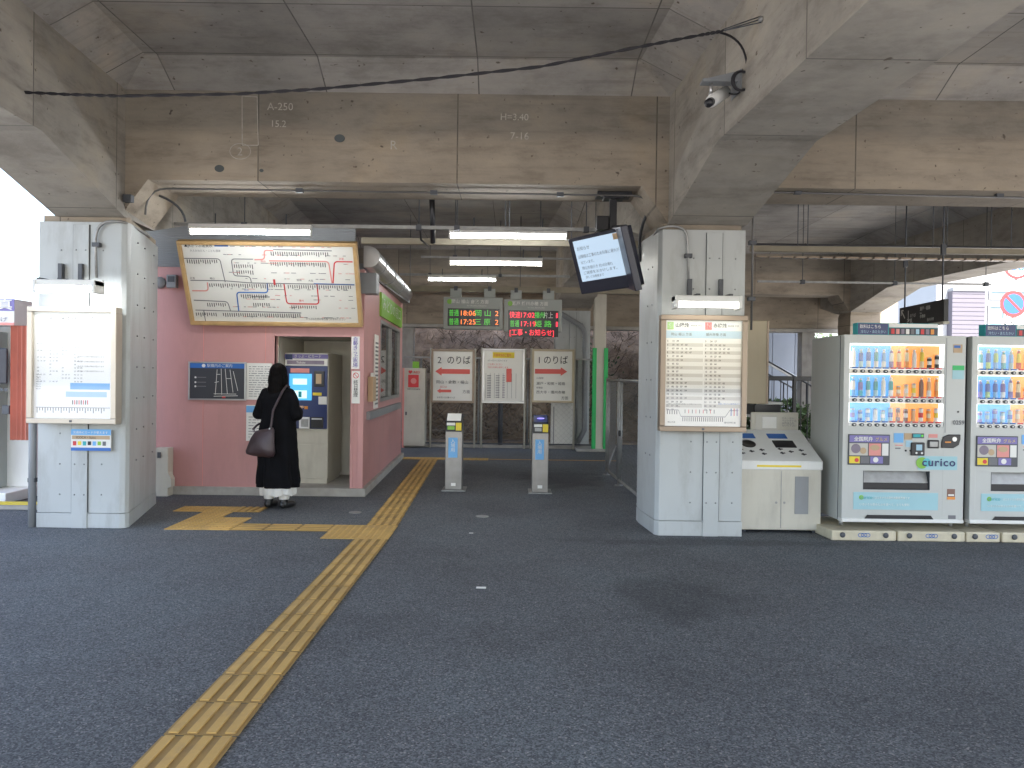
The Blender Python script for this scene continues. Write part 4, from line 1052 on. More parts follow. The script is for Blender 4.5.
tube_lamp(192, 310, 233, 8.0, 'long lit fluorescent tube lamp directly above the route map')
tube_lamp(451, 565, 237, 8.1, 'lit fluorescent tube lamp nearest the camera in the middle bay, left of the monitor')
tube_lamp(451, 541, 264, 10.3, 'lit fluorescent tube lamp in the middle of the three in the centre bay', 'tubew')
tube_lamp(429, 495, 280, 13.8, 'farthest lit fluorescent tube lamp, just above the left departure display')
rail(8.05, 175, 615, 227.5, 'front thin steel rail holding the lamp nearest the monitor', (245, 419, 457, 586))
rail(8.7, 362, 640, 243, 'pale cable tray behind the front lamps', (505, 509, 571, 432), .035, 'tray', 'cable tray')
rail(10.35, 421, 640, 258.5, 'thin rail of the middle lamp', (455, 540, 595), .014)
rail(13.85, 400, 640, 276, 'rear rail above the departure displays', (430, 500, 600), .02)
rail(13.45, 400, 650, 290, 'pale steel channel from which the departure displays hang', (410, 520, 620), .05, 'tray', 'channel')
rail(8.6, 750, 1075, 251, 'cream cable tray crossing the right bay above the vending machines', (797, 807, 932, 946, 990, 1010), .032, 'tray', 'cable tray')
rail(8.65, 750, 1075, 246.5, 'black cable lying on the cream cable tray of the right bay', (), .012, 'black', 'cable')
rail(11.0, 757, 990, 283, 'thin pale rail crossing the right bay below the cable tray', (802, 894, 985), .014)
b = MB(); 
for k in range(24):
    X = XZ(755+k*13, 255, 8.6)[0]; b.box(X, X+.12, 8.55, 8.64, 2.90, 2.918, 'bronze', T=Matrix.Identity(4))
b2 = b.build('tray_slot'); b2.parent = bpy.data.objects['rail.005']; b2.data.transform(WM['rail.005'].inverted())
conduit('hanger_pole', [PT(433, 243, 8.6), PT(432, 200, 8.3)], .03, 'black', 'short black pole hanging from the beam above the middle bay', 'pole')
conduit('cable_bundle', [*arc(PT(416, 229, 8.1), PT(420, 218, 8.1), PT(421, 240, 8.5)), PT(428, 246, 8.7)], .011, 'black', 'tangle of black cable beside the short black pole', 'cable')

# ================================================================== DEPARTURE DISPLAYS
def display(x0, y0, x1, y1, Y, label, frame, rows, head):
    X0, Z1 = XZ(x0, y0, Y); X1, Z0 = XZ(x1, y1, Y); W_ = X1-X0
    r = root('departure_display', ((X0+X1)/2, Y, Z0), label, 'display board')
    b = MB(); b.box(X0, X1, Y, Y+.18, Z0, Z1, frame, .012); p = b.build('housing', r)
    for px in (x0+12, x1-13):
        X = XZ(px, y0, Y)[0]; b = MB(); b.box(X-.10, X+.10, Y+.04, Y+.14, Z1, Z1+.16, frame, .006); b.box(X-.03, X+.03, Y+.02, Y+.12, Z1+.12, Z1+.2, 'dgrey'); b.build('hanger', r)
    n = len(rows); rh = .155; zt = Z1-.20
    b = MB(); b.box(X0+.08, X1-.06, Y-.006, Y+.02, zt-rh*n, zt, 'black', .003); s = b.build('led_screen', r)
    it = [(head[0], X0+.14, Z1-.105, .075, 'paper', {'b': .001}), (head[1], X0+.42, Z1-.16, .035, 'paper')]
    for k, row in enumerate(rows):
        z = zt-rh*(k+1)+.03
        for (t, fx, m, w) in row: it.append((t, X0+.09+fx*(W_-.16), z, .125, m, {'w': w}))
    e = MB(); e.disc(X0+.11, Z1-.08, .045, Y-.001, 'lime')
    lettering('led_text', it, s, Matrix.Translation((0, Y-.006, 0)), extra=e)
display(443.5, 297, 502.5, 330, 13.3, 'left grey departure display with two orange and green rows', 'grey2',
  [[('普通', .01, 'ledg', .17), ('18:06', .22, 'ledo', .26), ('岡山', .52, 'ledg', .27), ('2', .92, 'ledo', .06)], [('普通', .01, 'ledg', .17), ('17:25', .22, 'ledo', .26), ('三原', .52, 'ledg', .27), ('2', .92, 'ledo', .06)]], ('のりば 岡山・福山 方面', 'for Okayama, Fukuyama')) if False else None
MT['grey2'] = M('display_grey', (.36, .38, .36), .5, 0, .05)
display(443.5, 297, 502.5, 330, 13.3, 'left grey departure display with two orange and green rows', 'grey2',
  [[('普通', .01, 'ledg', .17), ('18:06', .22, 'ledo', .26), ('岡 山', .52, 'ledg', .27), ('2', .92, 'ledo', .06)], [('普通', .01, 'ledg', .17), ('17:25', .22, 'ledo', .26), ('三 原', .52, 'ledg', .27), ('2', .92, 'ledo', .06)]], ('岡山 福山 倉敷 方面', 'for Okayama, Fukuyama'))
display(504, 299, 561.5, 332, 13.3, 'right grey departure display with red bottom row, next to the diagonal pipe', 'grey2',
  [[('快速', .01, 'ledr', .19), ('17:02', .22, 'ledr', .24), ('播州', .52, 'ledg', .18), ('片上', .70, 'paper', .17), ('1', .89, 'ledr', .03)], [('普通', .02, 'ledg', .16), ('17:19', .22, 'ledr', .26), ('姫 路', .52, 'ledg', .30), ('1', .89, 'ledr', .03)],
   [('[工事・お知らせ]', .01, 'ledr', .78)]], ('瀬戸 播州赤穂 方面', 'for Seto, Banshu-Ako'))

# ================================================================== HANGING MONITOR
A = PT(570.8, 239.6, 7.75); Bp = PT(629.7, 225.7, 7.12); Cc = PT(636, 286.6, 7.32); Dd = PT(577.7, 294.7, 7.92)
ux = ((Bp-A)+(Cc-Dd)).normalized(); uz = ((A-Dd)+(Bp-Cc)); uz = (uz-ux*uz.dot(ux)).normalized(); uy = uz.cross(ux)
cen = (A+Bp+Cc+Dd)/4; MW = ((Bp-A).length+(Cc-Dd).length)/2; MH = ((A-Dd).length+(Bp-Cc).length)/2
M4 = Matrix((( ux.x, uy.x, uz.x, cen.x), (ux.y, uy.y, uz.y, cen.y), (ux.z, uy.z, uz.z, cen.z), (0, 0, 0, 1)))
MO = root('hanging_monitor', (0, 0, 0), 'black monitor with pale blue lit notice, hung at an angle from the front beam', 'monitor', M4=M4)
b = MB(); b.box(-MW/2, MW/2, 0, .07, -MH/2, MH/2, 'dmon', .008) if 'dmon' in MT else None
MT['dmon'] = M('navy_black_casing', (.022, .024, .04), .3, 0, .1); b = MB(); b.box(-MW/2, MW/2, 0, .08, -MH/2, MH/2, 'dmon', .010); b.box(-MW/2+.1, MW/2-.1, .08, .13, -MH/2+.06, MH/2-.1, 'black', .01); cs = b.build('casing', MO, False)
b = MB(); b.box(-MW/2+.065, MW/2-.10, -.004, .01, -MH/2+.13, MH/2-.035, 'screen', .001); scn = b.build('screen', MO, False)
b = MB(); b.box(MW/2-.19, MW/2-.11, -.006, -.003, MH/2-.10, MH/2-.04, 'tan')
lettering('screen_text', [('お知らせ', -.30, .16, .045, 'inkgrey'), ('山陽線は工事のため列車に遅れが', -.31, .08, .04, 'inkgrey', {'w': .56}), ('出ています。', -.29, .02, .035, 'inkgrey'), ('岡山方面行き 約10分遅れ', -.29, -.04, .036, 'inkgrey', {'w': .42}), ('ご迷惑をおかけします。', -.29, -.09, .036, 'inkgrey', {'w': .46}), ('詳しくは係員まで', -.27, -.135, .032, 'inkgrey')], scn, Matrix.Translation((0, -.004, 0)), world=False, extra=b)
b = MB(); b.box(-.05, MW/2+.01, .10, .17, -MH/2-.02, MH/2+.02, 'dmon', .01, T=Matrix.Rotation(R(-38), 4, 'Z') @ Matrix.Translation((.06, .06, 0))); b.build('second_casing', MO, False)
pt = PT(613, 190, 7.5); pt.z = ZB-.002; pb = PT(611, 236, 7.6); pb.x = pt.x; pb.y = pt.y
b = MB(); b.box(pt.x-.17, pt.x+.17, pt.y-.12, pt.y+.12, ZB-.03, ZB-.002, 'black', .004); b.box(pt.x-.1, pt.x+.1, pt.y-.08, pt.y+.08, ZB-.06, ZB-.03, 'black', .004)
for s in (-1, 1): b.ball((pt.x+s*.13, pt.y-.09, ZB-.035), .014, 'alu', 8)
b.build('ceiling_plate', MO)
b = MB(); b.box(pt.x-.035, pt.x+.035, pt.y-.03, pt.y+.04, 2.97, ZB-.05, 'black', .006); b.box(pt.x-.16, pt.x-.04, pt.y-.01, pt.y+.09, 2.98, 3.12, 'black', .006); b.build('hanging_pole', MO)

# ================================================================== CARD READERS
def reader(px0, px1, pyb, pyt, label, lit):
    gb = GR((px0+px1)/2, pyb); Y = gb.y; X0 = XZ(px0, pyb, Y)[0]; X1 = XZ(px1, pyb, Y)[0]; Zt = XZ(px0, pyt, Y)[1]; w = X1-X0; h_ = Zt
    r = root('card_reader', (X0, Y, 0), label, 'card reader')
    b = MB(); b.box(-.04, w+.05, -.04, .34, .003, .018, 'galv', .003); b.build('base_plate', r, False)
    b = MB(); b.prism([(0, .018), (.26, .018), (.26, h_-.13), (0, h_-.22)], 0, w, 'x', 'steel', bev=.008); b.box(w*.5-.03, w*.5+.03, -.003, .01, .07, .11, 'paper') ; b.build('body', r, False)
    b = MB(); b.box(.04, w-.06, -.004, .01, .44, .70, 'sky', .002); lab = b.build('blue_label', r, False)
    lettering('label_text', [('入\n場\n用', (w-.02)/2, .635, .06, 'paper', {'a': 'CENTER', 'line': .95})], lab, Matrix.Translation((0, -.004, 0)), world=False)
    b = MB(); b.prism([(-.03, h_-.23), (.27, h_-.13), (.27, h_-.02), (.10, h_), (-.03, h_-.09)], .005, w-.005, 'x', 'black', bev=.01); hd = b.build('reader_head', r, False)
    b = MB(); T = Matrix.Translation((0, 0, 0))
    b.prism([(-.033, h_-.085), (-.030, h_-.083), (.098, h_+.004), (.10, h_-.004)], .02, w-.02, 'x', 'paper' if not lit else 'navy'); b.build('touch_pad', hd, False)
    b = MB(); b.box(w*.62, w-.01, -.045, -.028, h_-.21, h_-.11, 'yellow', .003); b.build('yellow_label', hd, False)
    b = MB(); b.box(.02, w*.58, -.042, -.028, h_-.145, h_-.11, 'paper', .002); b.box(.03, w*.55, -.044, -.028, h_-.20, h_-.155, 'lime' if not lit else 'galv', .002); b.build('status_window', hd, False)
    if lit: b = MB(); b.ball((w*.5, .03, h_-.038), .04, 'uscreen', 12, sc=(1.2, .8, .25)); b.build('lit_pad', hd, False)
reader(444.5, 461.5, 491.5, 414, 'left steel card reader post with a white touch pad and blue label', False)
reader(531.5, 548, 494, 415.5, 'right steel card reader post with a violet lit touch pad and blue label', True)

# ================================================================== PLATFORM SIGNS, FENCES
YF = 15.85
def fsign(x0, y0, x1, y1, label, frame):
    Y = YF-.15; X0, Z1 = XZ(x0, y0, Y); X1, Z0 = XZ(x1, y1, Y); w = .045
    r = root('platform_sign', ((X0+X1)/2, Y, 0), label, 'sign')
    for X in (X0-.01, X1+.01): b = MB(); b.tube([(X, Y+.03, 0), (X, Y+.03, Z1+.02)], .022, 'ivory', 8); b.build('post', r)
    b = MB()
    for q in ((X0, X1, Z0, Z0+w), (X0, X1, Z1-w, Z1), (X0, X0+w, Z0+w, Z1-w), (X1-w, X1, Z0+w, Z1-w)): b.box(q[0], q[1], Y-.05, Y+.02, q[2], q[3], frame, .005)
    b.build('frame', r)
    b = MB(); b.box(X0+w, X1-w, Y-.03, Y+.01, Z0+w, Z1-w, 'poster'); p = b.build('panel', r)
    return p, X0+w, X1-w, Z0+w, Z1-w, Y-.03
MT['redarrow'] = M('red_arrow_print', (.72, .12, .10), .5, 0, .03)
def arrow(b, x0, x1, z, h, y, left, m='redarrow'):
    hl = h*1.5
    if left: pts = [(x0, z), (x0+hl, z+h), (x0+hl, z+h*.55), (x1, z+h*.55), (x1, z-h*.55), (x0+hl, z-h*.55), (x0+hl, z-h)]
    else: pts = [(x1, z), (x1-hl, z-h), (x1-hl, z-h*.55), (x0, z-h*.55), (x0, z+h*.55), (x1-hl, z+h*.55), (x1-hl, z+h)]
    b.prism(pts, y-.003, y, 'y', m)
p_, X0, X1, Z0, Z1, y = fsign(431.5, 349, 474, 403, 'platform sign with a red arrow pointing left', 'bronze'); b = MB(); W_ = X1-X0
arrow(b, X0+.04, X1-.05, Z1-.42, .09, y, True); arrow(b, X0+.08, X0+.38, Z0+.20, .05, y, True)
lettering('print', [('2', X0+.08, Z1-.25, .19, 'ink'), ('のりば', X0+.28, Z1-.25, .19, 'ink', {'w': .48, 'b': .001}), ('岡山・倉敷・福山', X0+.06, Z0+.36, .075, 'ink', {'w': .66}), ('方面', X1-.2, Z0+.16, .08, 'ink'), ('出口は', X0+.14, Z0+.27, .05, 'red'), ('お手洗いは2番のりば', X0+.08, Z0+.05, .04, 'ink')], p_, Matrix.Translation((0, y-.001, 0)), extra=b)
p_, X0, X1, Z0, Z1, y = fsign(482.5, 348.5, 524, 403.5, 'timetable poster with a yellow heading between the two arrow signs', 'alu'); b = MB(); W_ = X1-X0
b.box(X0+.17, X1-.17, y-.003, y, Z1-.15, Z1-.03, 'yellow'); b.box(X0+.46, X0+.57, y-.004, y, Z0+.40, Z0+.68, 'redarrow')
for k in range(8): b.box(X0+.03+k*.09, X0+.036+k*.09, y-.002, y, Z0+.06, Z0+.58, 'inkgrey')
for k in range(14): b.box(X0+.06, X0+.14, y-.0025, y, Z0+.07+k*.035, Z0+.085+k*.035, 'inkgrey'); b.box(X0+.24, X0+.32, y-.0025, y, Z0+.07+k*.035, Z0+.083+k*.035, 'inkgrey'); b.box(X0+.38, X0+.43, y-.0025, y, Z0+.07+k*.035, Z0+.083+k*.035, 'mauve')
b.box(X0+.44, X0+.60, y-.0015, y, Z0+.03, Z0+.38, 'rpale') if 'rpale' in MT else None
lettering('print', [('列車時刻のご案内', X0+.19, Z1-.12, .075, 'red', {'w': .36}), ('3月14日から変わります', X0+.06, Z1-.22, .04, 'inkgrey'), ('ご注意ください', X0+.06, Z1-.30, .045, 'red'), ('下記の列車は運休します', X0+.06, Z1-.36, .04, 'red')], p_, Matrix.Translation((0, y-.001, 0)), extra=b)
p_, X0, X1, Z0, Z1, y = fsign(532, 349, 573.5, 403, 'platform sign with a red arrow pointing right', 'beige'); b = MB(); W_ = X1-X0
arrow(b, X0+.02, X1-.10, Z1-.42, .09, y, False)
lettering('print', [('1', X0+.06, Z1-.25, .19, 'ink'), ('のりば', X0+.19, Z1-.25, .19, 'ink', {'w': .50, 'b': .001}), ('山陽線', X0+.05, Z0+.45, .05, 'inkgrey'), ('瀬戸・和気・姫路', X0+.05, Z0+.33, .07, 'ink', {'w': .6}), ('赤穂線', X0+.05, Z0+.25, .045, 'ink'), ('西大寺・播州赤穂', X0+.05, Z0+.15, .07, 'ink', {'w': .6}), ('方面', X1-.22, Z0+.03, .075, 'ink')], p_, Matrix.Translation((0, y-.001, 0)), extra=b)
def mesh_net(b, A, Bp_, z0, z1, s=.075, r=.0015, m='galv'):
    """diamond wire net between two ground points"""
    A, Bp_ = Vector((*A, 0)), Vector((*Bp_, 0)); L = (Bp_-A).length; d = (Bp_-A).normalized(); H_ = z1-z0
    t = -H_
    while t < L:
        for sg in (1, -1):
            a0, a1 = (t, t+H_)
            lo, hi = max(a0, 0), min(a1, L)
            if hi > lo:
                f = lambda q: (z0+(q-a0)) if sg > 0 else (z1-(q-a0))
                b.tube([A+d*lo+Vector((0, 0, f(lo))), A+d*hi+Vector((0, 0, f(hi)))], r, m, 3, caps=False)
        t += s
FN = root('mesh_fence', (0, YF, 0), 'long low chain link fence behind the platform signs', 'fence')
xa, xb = -2.3, 1.75; zt_ = 1.90
b = MB(); b.box(xa, xb, YF-.02, YF+.02, zt_-.03, zt_+.01, 'galv'); b.box(xa, xb, YF-.02, YF+.02, .07, .10, 'dgrey'); b.build('rail', FN)
b = MB(); mesh_net(b, (xa, YF), (xb, YF), .10, zt_-.03, .11, .0015); b.build('wire_net', FN)
for px in (420, 478, 500, 527, 576, 605): 
    X = XZ(px, 440, YF)[0]; b = MB(); b.tube([(X, YF+.03, 0), (X, YF+.03, zt_)], .05 if px == 500 else .022, 'dgrey' if px == 500 else 'galv', 10); b.build('post', FN)
b = MB(); b.box(xa, xb, YF-.06, YF+.1, .0, .06, 'plinth', .005); b.build('kerb', FN)
# right fence and gate running toward the camera
g0, g1 = GR(606.5, 475), GR(641, 505); g0.z = g1.z = 0; gm = g0.lerp(g1, .42)
GT = root('mesh_gate', tuple(gm), 'rusty grey chain link gate panel leading from the green edged post to the right column', 'gate')
for p in (g0, gm, g1): b = MB(); b.tube([(p.x, p.y, 0), (p.x, p.y, 1.5)], .024, 'galv', 10); b.lathe([(.06, 0), (.06, .012)], (p.x, p.y, 0), 'galv', 10); b.build('post', GT)
b = MB()
for z in (.08, 1.47): b.tube([(g0.x, g0.y, z), (g1.x, g1.y, z)], .02, 'galv', 8)
for t in (.06, .36, .48, .94): p = g0.lerp(g1, t); b.tube([(p.x, p.y, .08), (p.x, p.y, 1.47)], .012, 'galv', 8)
b.build('frame', GT)
b = MB(); mesh_net(b, (g0.x, g0.y), (g1.x, g1.y), .10, 1.45, .085, .0015); b.build('wire_net', GT)
b = MB(); p = g0.lerp(g1, .45); b.box(p.x-.03, p.x+.03, p.y-.05, p.y+.05, .70, .78, 'black', .005); b.build('latch', GT)
FB = root('mesh_fence', (1.55, 14, 0), 'short chain link return fence from the long fence to the gate', 'fence')
h0 = GR(604, 452); 
b = MB(); 
for z in (.08, 1.47): b.tube([(h0.x+.3, 15.7, z), (g0.x, g0.y+.05, z)], .018, 'galv', 8)
b.build('rail', FB)
b = MB(); mesh_net(b, (h0.x+.3, 15.7), (g0.x, g0.y+.05), .1, 1.45, .1); b.build('wire_net', FB)
# green edged steel post
gp = GR(600, 451.5); Y = gp.y
GP = root('steel_post', (gp.x, Y, 0), 'beige steel post with bright green corner guards on its lower half', 'post')
X0, X1 = XZ(593, 440, Y)[0], XZ(604.5, 440, Y)[0]
b = MB(); b.box(X0, X1, Y, Y+.25, .05, 4.36, 'ivory', .008); b.build('shaft', GP)
zg = XZ(600, 348, Y)[1]
for (u0, u1) in ((X0-.03, X0+.05), (X1-.035, X1+.045)):
    b = MB(); b.box(u0, u1, Y-.025, Y+.06, .05, zg, 'green', .006); b.build('corner_guard', GP)
b = MB(); b.box(X0-.35, X1+.12, Y-.12, Y+.4, 0, .055, 'plinth', .01); b.build('footing', GP)
# down pipe
pts = [PT(556, 311, 15.7), *arc(PT(578, 324, 15.9), PT(585, 328, 15.92), PT(585, 338, 15.92)), PT(584.5, 430, 15.92), PT(577, 443, 15.92)]
DP = conduit('down_pipe', pts, .055, 'grey', 'dark grey down pipe that slants behind the right display and drops to the fence', 'pipe', clips=[tuple(PT(585, 350, 15.92)), tuple(PT(585, 390, 15.92))], seg=12)
# grey box behind the right platform sign
X0, Z1 = XZ(551, 402, 15.9); X1, Z0 = XZ(574, 444, 15.9)
b = MB(); b.box(X0, X1, 15.89, 15.99, 0, Z1, 'alu2', .01) if 'alu2' in MT else b.box(X0, X1, 15.89, 15.99, 0, Z1, 'white', .01)
b.box(X0+.05, X0+.07, 15.88, 15.90, .1, Z1-.1, 'grey'); tag(b.build('equipment_box'), 'pale grey equipment box behind the fence under the right arrow sign', 'box')
# AED cabinet beyond the office
Yc = 15.6; X0, Z1 = XZ(403.5, 368, Yc); X1, Z0 = XZ(424, 446, Yc)
AE = root('first_aid_cabinet', ((X0+X1)/2, Yc, 0), 'tall cream cabinet with a red window beyond the pink office', 'cabinet')
b = MB(); b.box(X0, X1, Yc, Yc+.4, .04, Z1, 'ivory', .01); b.box(X0-.02, X0+.02, Yc-.01, Yc+.3, 0, Z1, 'rose') ; b.build('body', AE)
b = MB(); b.box(X0+.02, X1-.02, Yc-.01, Yc+.01, .10, Z1-.75, 'ivory', .004); b.box(X0+.05, X0+.08, Yc-.02, Yc, .78-.1, .85-.1, 'dgrey'); b.build('door', AE)
b = MB(); zc = XZ(413, 381, Yc)[1]; b.box(X0+.10, X1-.13, Yc-.012, Yc+.01, zc-.13, zc+.13, 'red', .004); b.disc((X0+X1)/2-.01, zc, .06, Yc-.013, 'rose', seg=16); wn = b.build('red_window', AE)
lettering('print', [('♥ AED', X0+.1, zc+.16, .07, 'red', {'b': .001}), ('自動体外式除細動器', X0+.08, zc-.18, .03, 'ink')], wn, Matrix.Translation((0, Yc-.013, 0)))
b = MB(); b.box((X0+X1)/2-.05, (X0+X1)/2+.08, Yc+.1, Yc+.2, Z1, Z1+.14, 'lime', .006); b.build('top_light', AE)

# ================================================================== CCTV CAMERA, LONG CABLE, HANGING SIGN
YC = 5.35; fx = face_x(1.47, YC)
CC = root('security_camera', tuple(PT(715, 100, YC)), 'white security camera with a black coiled cable on the side of the right long beam', 'camera')
pc = PT(722, 93, 5.35)
b = MB(); q = PT(738, 84, 5.4); b.box(fx-.012, fx+.01, q.y-.10, q.y+.12, q.z-.09, q.z+.06, 'grey', .003)
b.box(fx-.26, fx+.0, q.y-.05, q.y+.04, q.z-.01, q.z+.012, 'grey', .003); b.prism([(fx-.25, q.z+.01), (fx, q.z+.01), (fx, q.z+.07)], q.y-.04, q.y-.03, 'y', 'grey'); b.build('bracket', CC)
hp = Vector((fx-.19, q.y-.01, q.z-.09))
b = MB(); b.tube([(fx-.19, q.y-.01, q.z), tuple(hp)], .012, 'alu', 8); b.ball(tuple(hp), .022, 'alu', 10); b.build('swivel', CC)
d = (PT(703, 116, 5.1)-PT(733, 96, 5.45)).normalized(); c0_ = hp + Vector((.06, 0, .02)) - d*.0
b = MB(); b.tube([c0_-d*.11-Vector((0, 0, .03)), c0_+d*.15-Vector((0, 0, .03))], .043, 'white', 16); b.tube([c0_-d*.12-Vector((0, 0, .03)), c0_-d*.11-Vector((0, 0, .03))], .036, 'grey', 16); b.build('camera_body', CC)
b = MB(); b.tube([c0_+d*.15-Vector((0, 0, .03)), c0_+d*.20-Vector((0, 0, .03))], .030, 'black', 16); b.build('lens', CC)
b = MB(); 
for k in range(4): b.tube([PT(739+8*math.cos(t)+k*.6, 82+9.5*math.sin(t), 5.28-k*.012) for t in [2*math.pi*i/20 for i in range(21)]], .008, 'rubber', 6)
b.tube([*arc(PT(739, 93, 5.28), PT(735, 98, 5.3), c0_-d*.12-Vector((0, 0, .03)))], .006, 'rubber', 6)
b.tube([*arc(PT(719, 34, 5.1), PT(747, 40, 5.15), PT(746, 74, 5.27), 10)], .008, 'rubber', 6)
b.build('coiled_cable', CC)
pts2 = [(18, 93), (70, 95.5), (120, 97), (240, 95), (320, 90), (430, 80), (540, 68), (640, 48), (700, 36.5), (722, 32.5)]
cab = []
for i, (x, y) in enumerate(pts2):
    t = (x-18)/(740-18); cab.append(PT(x, y, 5.55*(1-t)+4.95*t))
fine = []
for i in range(len(cab)-1):
    for k in range(12): fine.append(cab[i].lerp(cab[i+1], k/12))
fine.append(cab[-1])
LC = root('overhead_cable', tuple(cab[0]), 'black twisted cable strung right across the bay between the two long beams', 'cable')
b = MB(); n = len(fine)
for ph in (0, math.pi):
    b.tube([p+Vector((0, math.sin(i*1.1+ph), math.cos(i*1.1+ph)))*.006 for i, p in enumerate(fine)], .0065, 'rubber', 6)
rg = random.Random(2)
b.build('twisted_wires', LC)
e0 = PT(765, 21, 4.95); e0.x = face_x(1.47, 4.95)-.01
b = MB(); b.tube([cab[-1], e0], .004, 'dgrey', 6); b.tube([cab[-1]+Vector((0, 0, .01)), e0+Vector((0, 0, .02)), e0+Vector((.0, 0, -.02)), cab[-1]], .004, 'dgrey', 6); b.ball(tuple(e0), .02, 'galv', 8); b.build('anchor', LC)
e1 = PT(17, 93, 5.55); b = MB(); b.ball((min(e1.x, face_x(-3.72, 5.55)+.01), 5.55, e1.z), .03, 'galv', 8); b.tube([e1, (face_x(-3.72, 5.55), 5.55, e1.z)], .006, 'galv', 6); b.build('anchor', LC)
# direction sign
A = PT(899, 307, 9.4); Bp = PT(943.5, 300.5, 8.3); C2 = PT(943.5, 323.5, 8.3); D2 = PT(899, 326, 9.4)
ux = (Bp-A); ux.z = 0; L_ = ux.length; ux.normalize(); zt2 = (A.z+Bp.z)/2; zb2 = (C2.z+D2.z)/2
M4 = Matrix(((ux.x, -ux.y, 0, A.x), (ux.y, ux.x, 0, A.y), (0, 0, 1, zb2), (0, 0, 0, 1)))
DS = root('direction_sign', (0, 0, 0), 'black hanging direction sign with white lettering above the first vending machine', 'sign', M4=M4)
Hs = zt2-zb2
b = MB(); b.box(0, L_, -.0, .05, 0, Hs, 'dgrey2' if 'dgrey2' in MT else 'black', .004); b.box(-.005, L_+.005, -.01, .06, -.03, 0, 'ivory', .003); pn2 = b.build('panel', DS, False)
b = MB(); b.strip([(.16, Hs-.14), (.07, Hs-.05)], .02, -.001, 'paper'); b.strip([(.06, Hs-.10), (.06, Hs-.04), (.12, Hs-.04)], .018, -.001, 'paper')
lettering('print', [('1', .22, Hs-.15, .14, 'paper', {'b': .001}), ('のりば', .30, Hs-.14, .05, 'paper'), ('改札', .22, .03, .08, 'paper', {'b': .001}), ('瀬戸・姫路', L_*.5, Hs-.08, .05, 'paper'), ('Seto', L_*.5, Hs-.12, .028, 'paper'), ('赤穂線', L_*.5, .08, .045, 'paper'), ('播州赤穂', L_*.66, .03, .04, 'paper')], pn2, Matrix.Translation((0, -.002, 0)), world=False, extra=b)
for f in (.08, .92): b = MB(); b.tube([(L_*f, .025, Hs), (L_*f, .025, ZS-zb2)], .009, 'dgrey', 6); b.box(L_*f-.02, L_*f+.02, 0, .05, Hs+.5, Hs+.62, 'dgrey', .004); b.build('hanger_rod', DS, False)

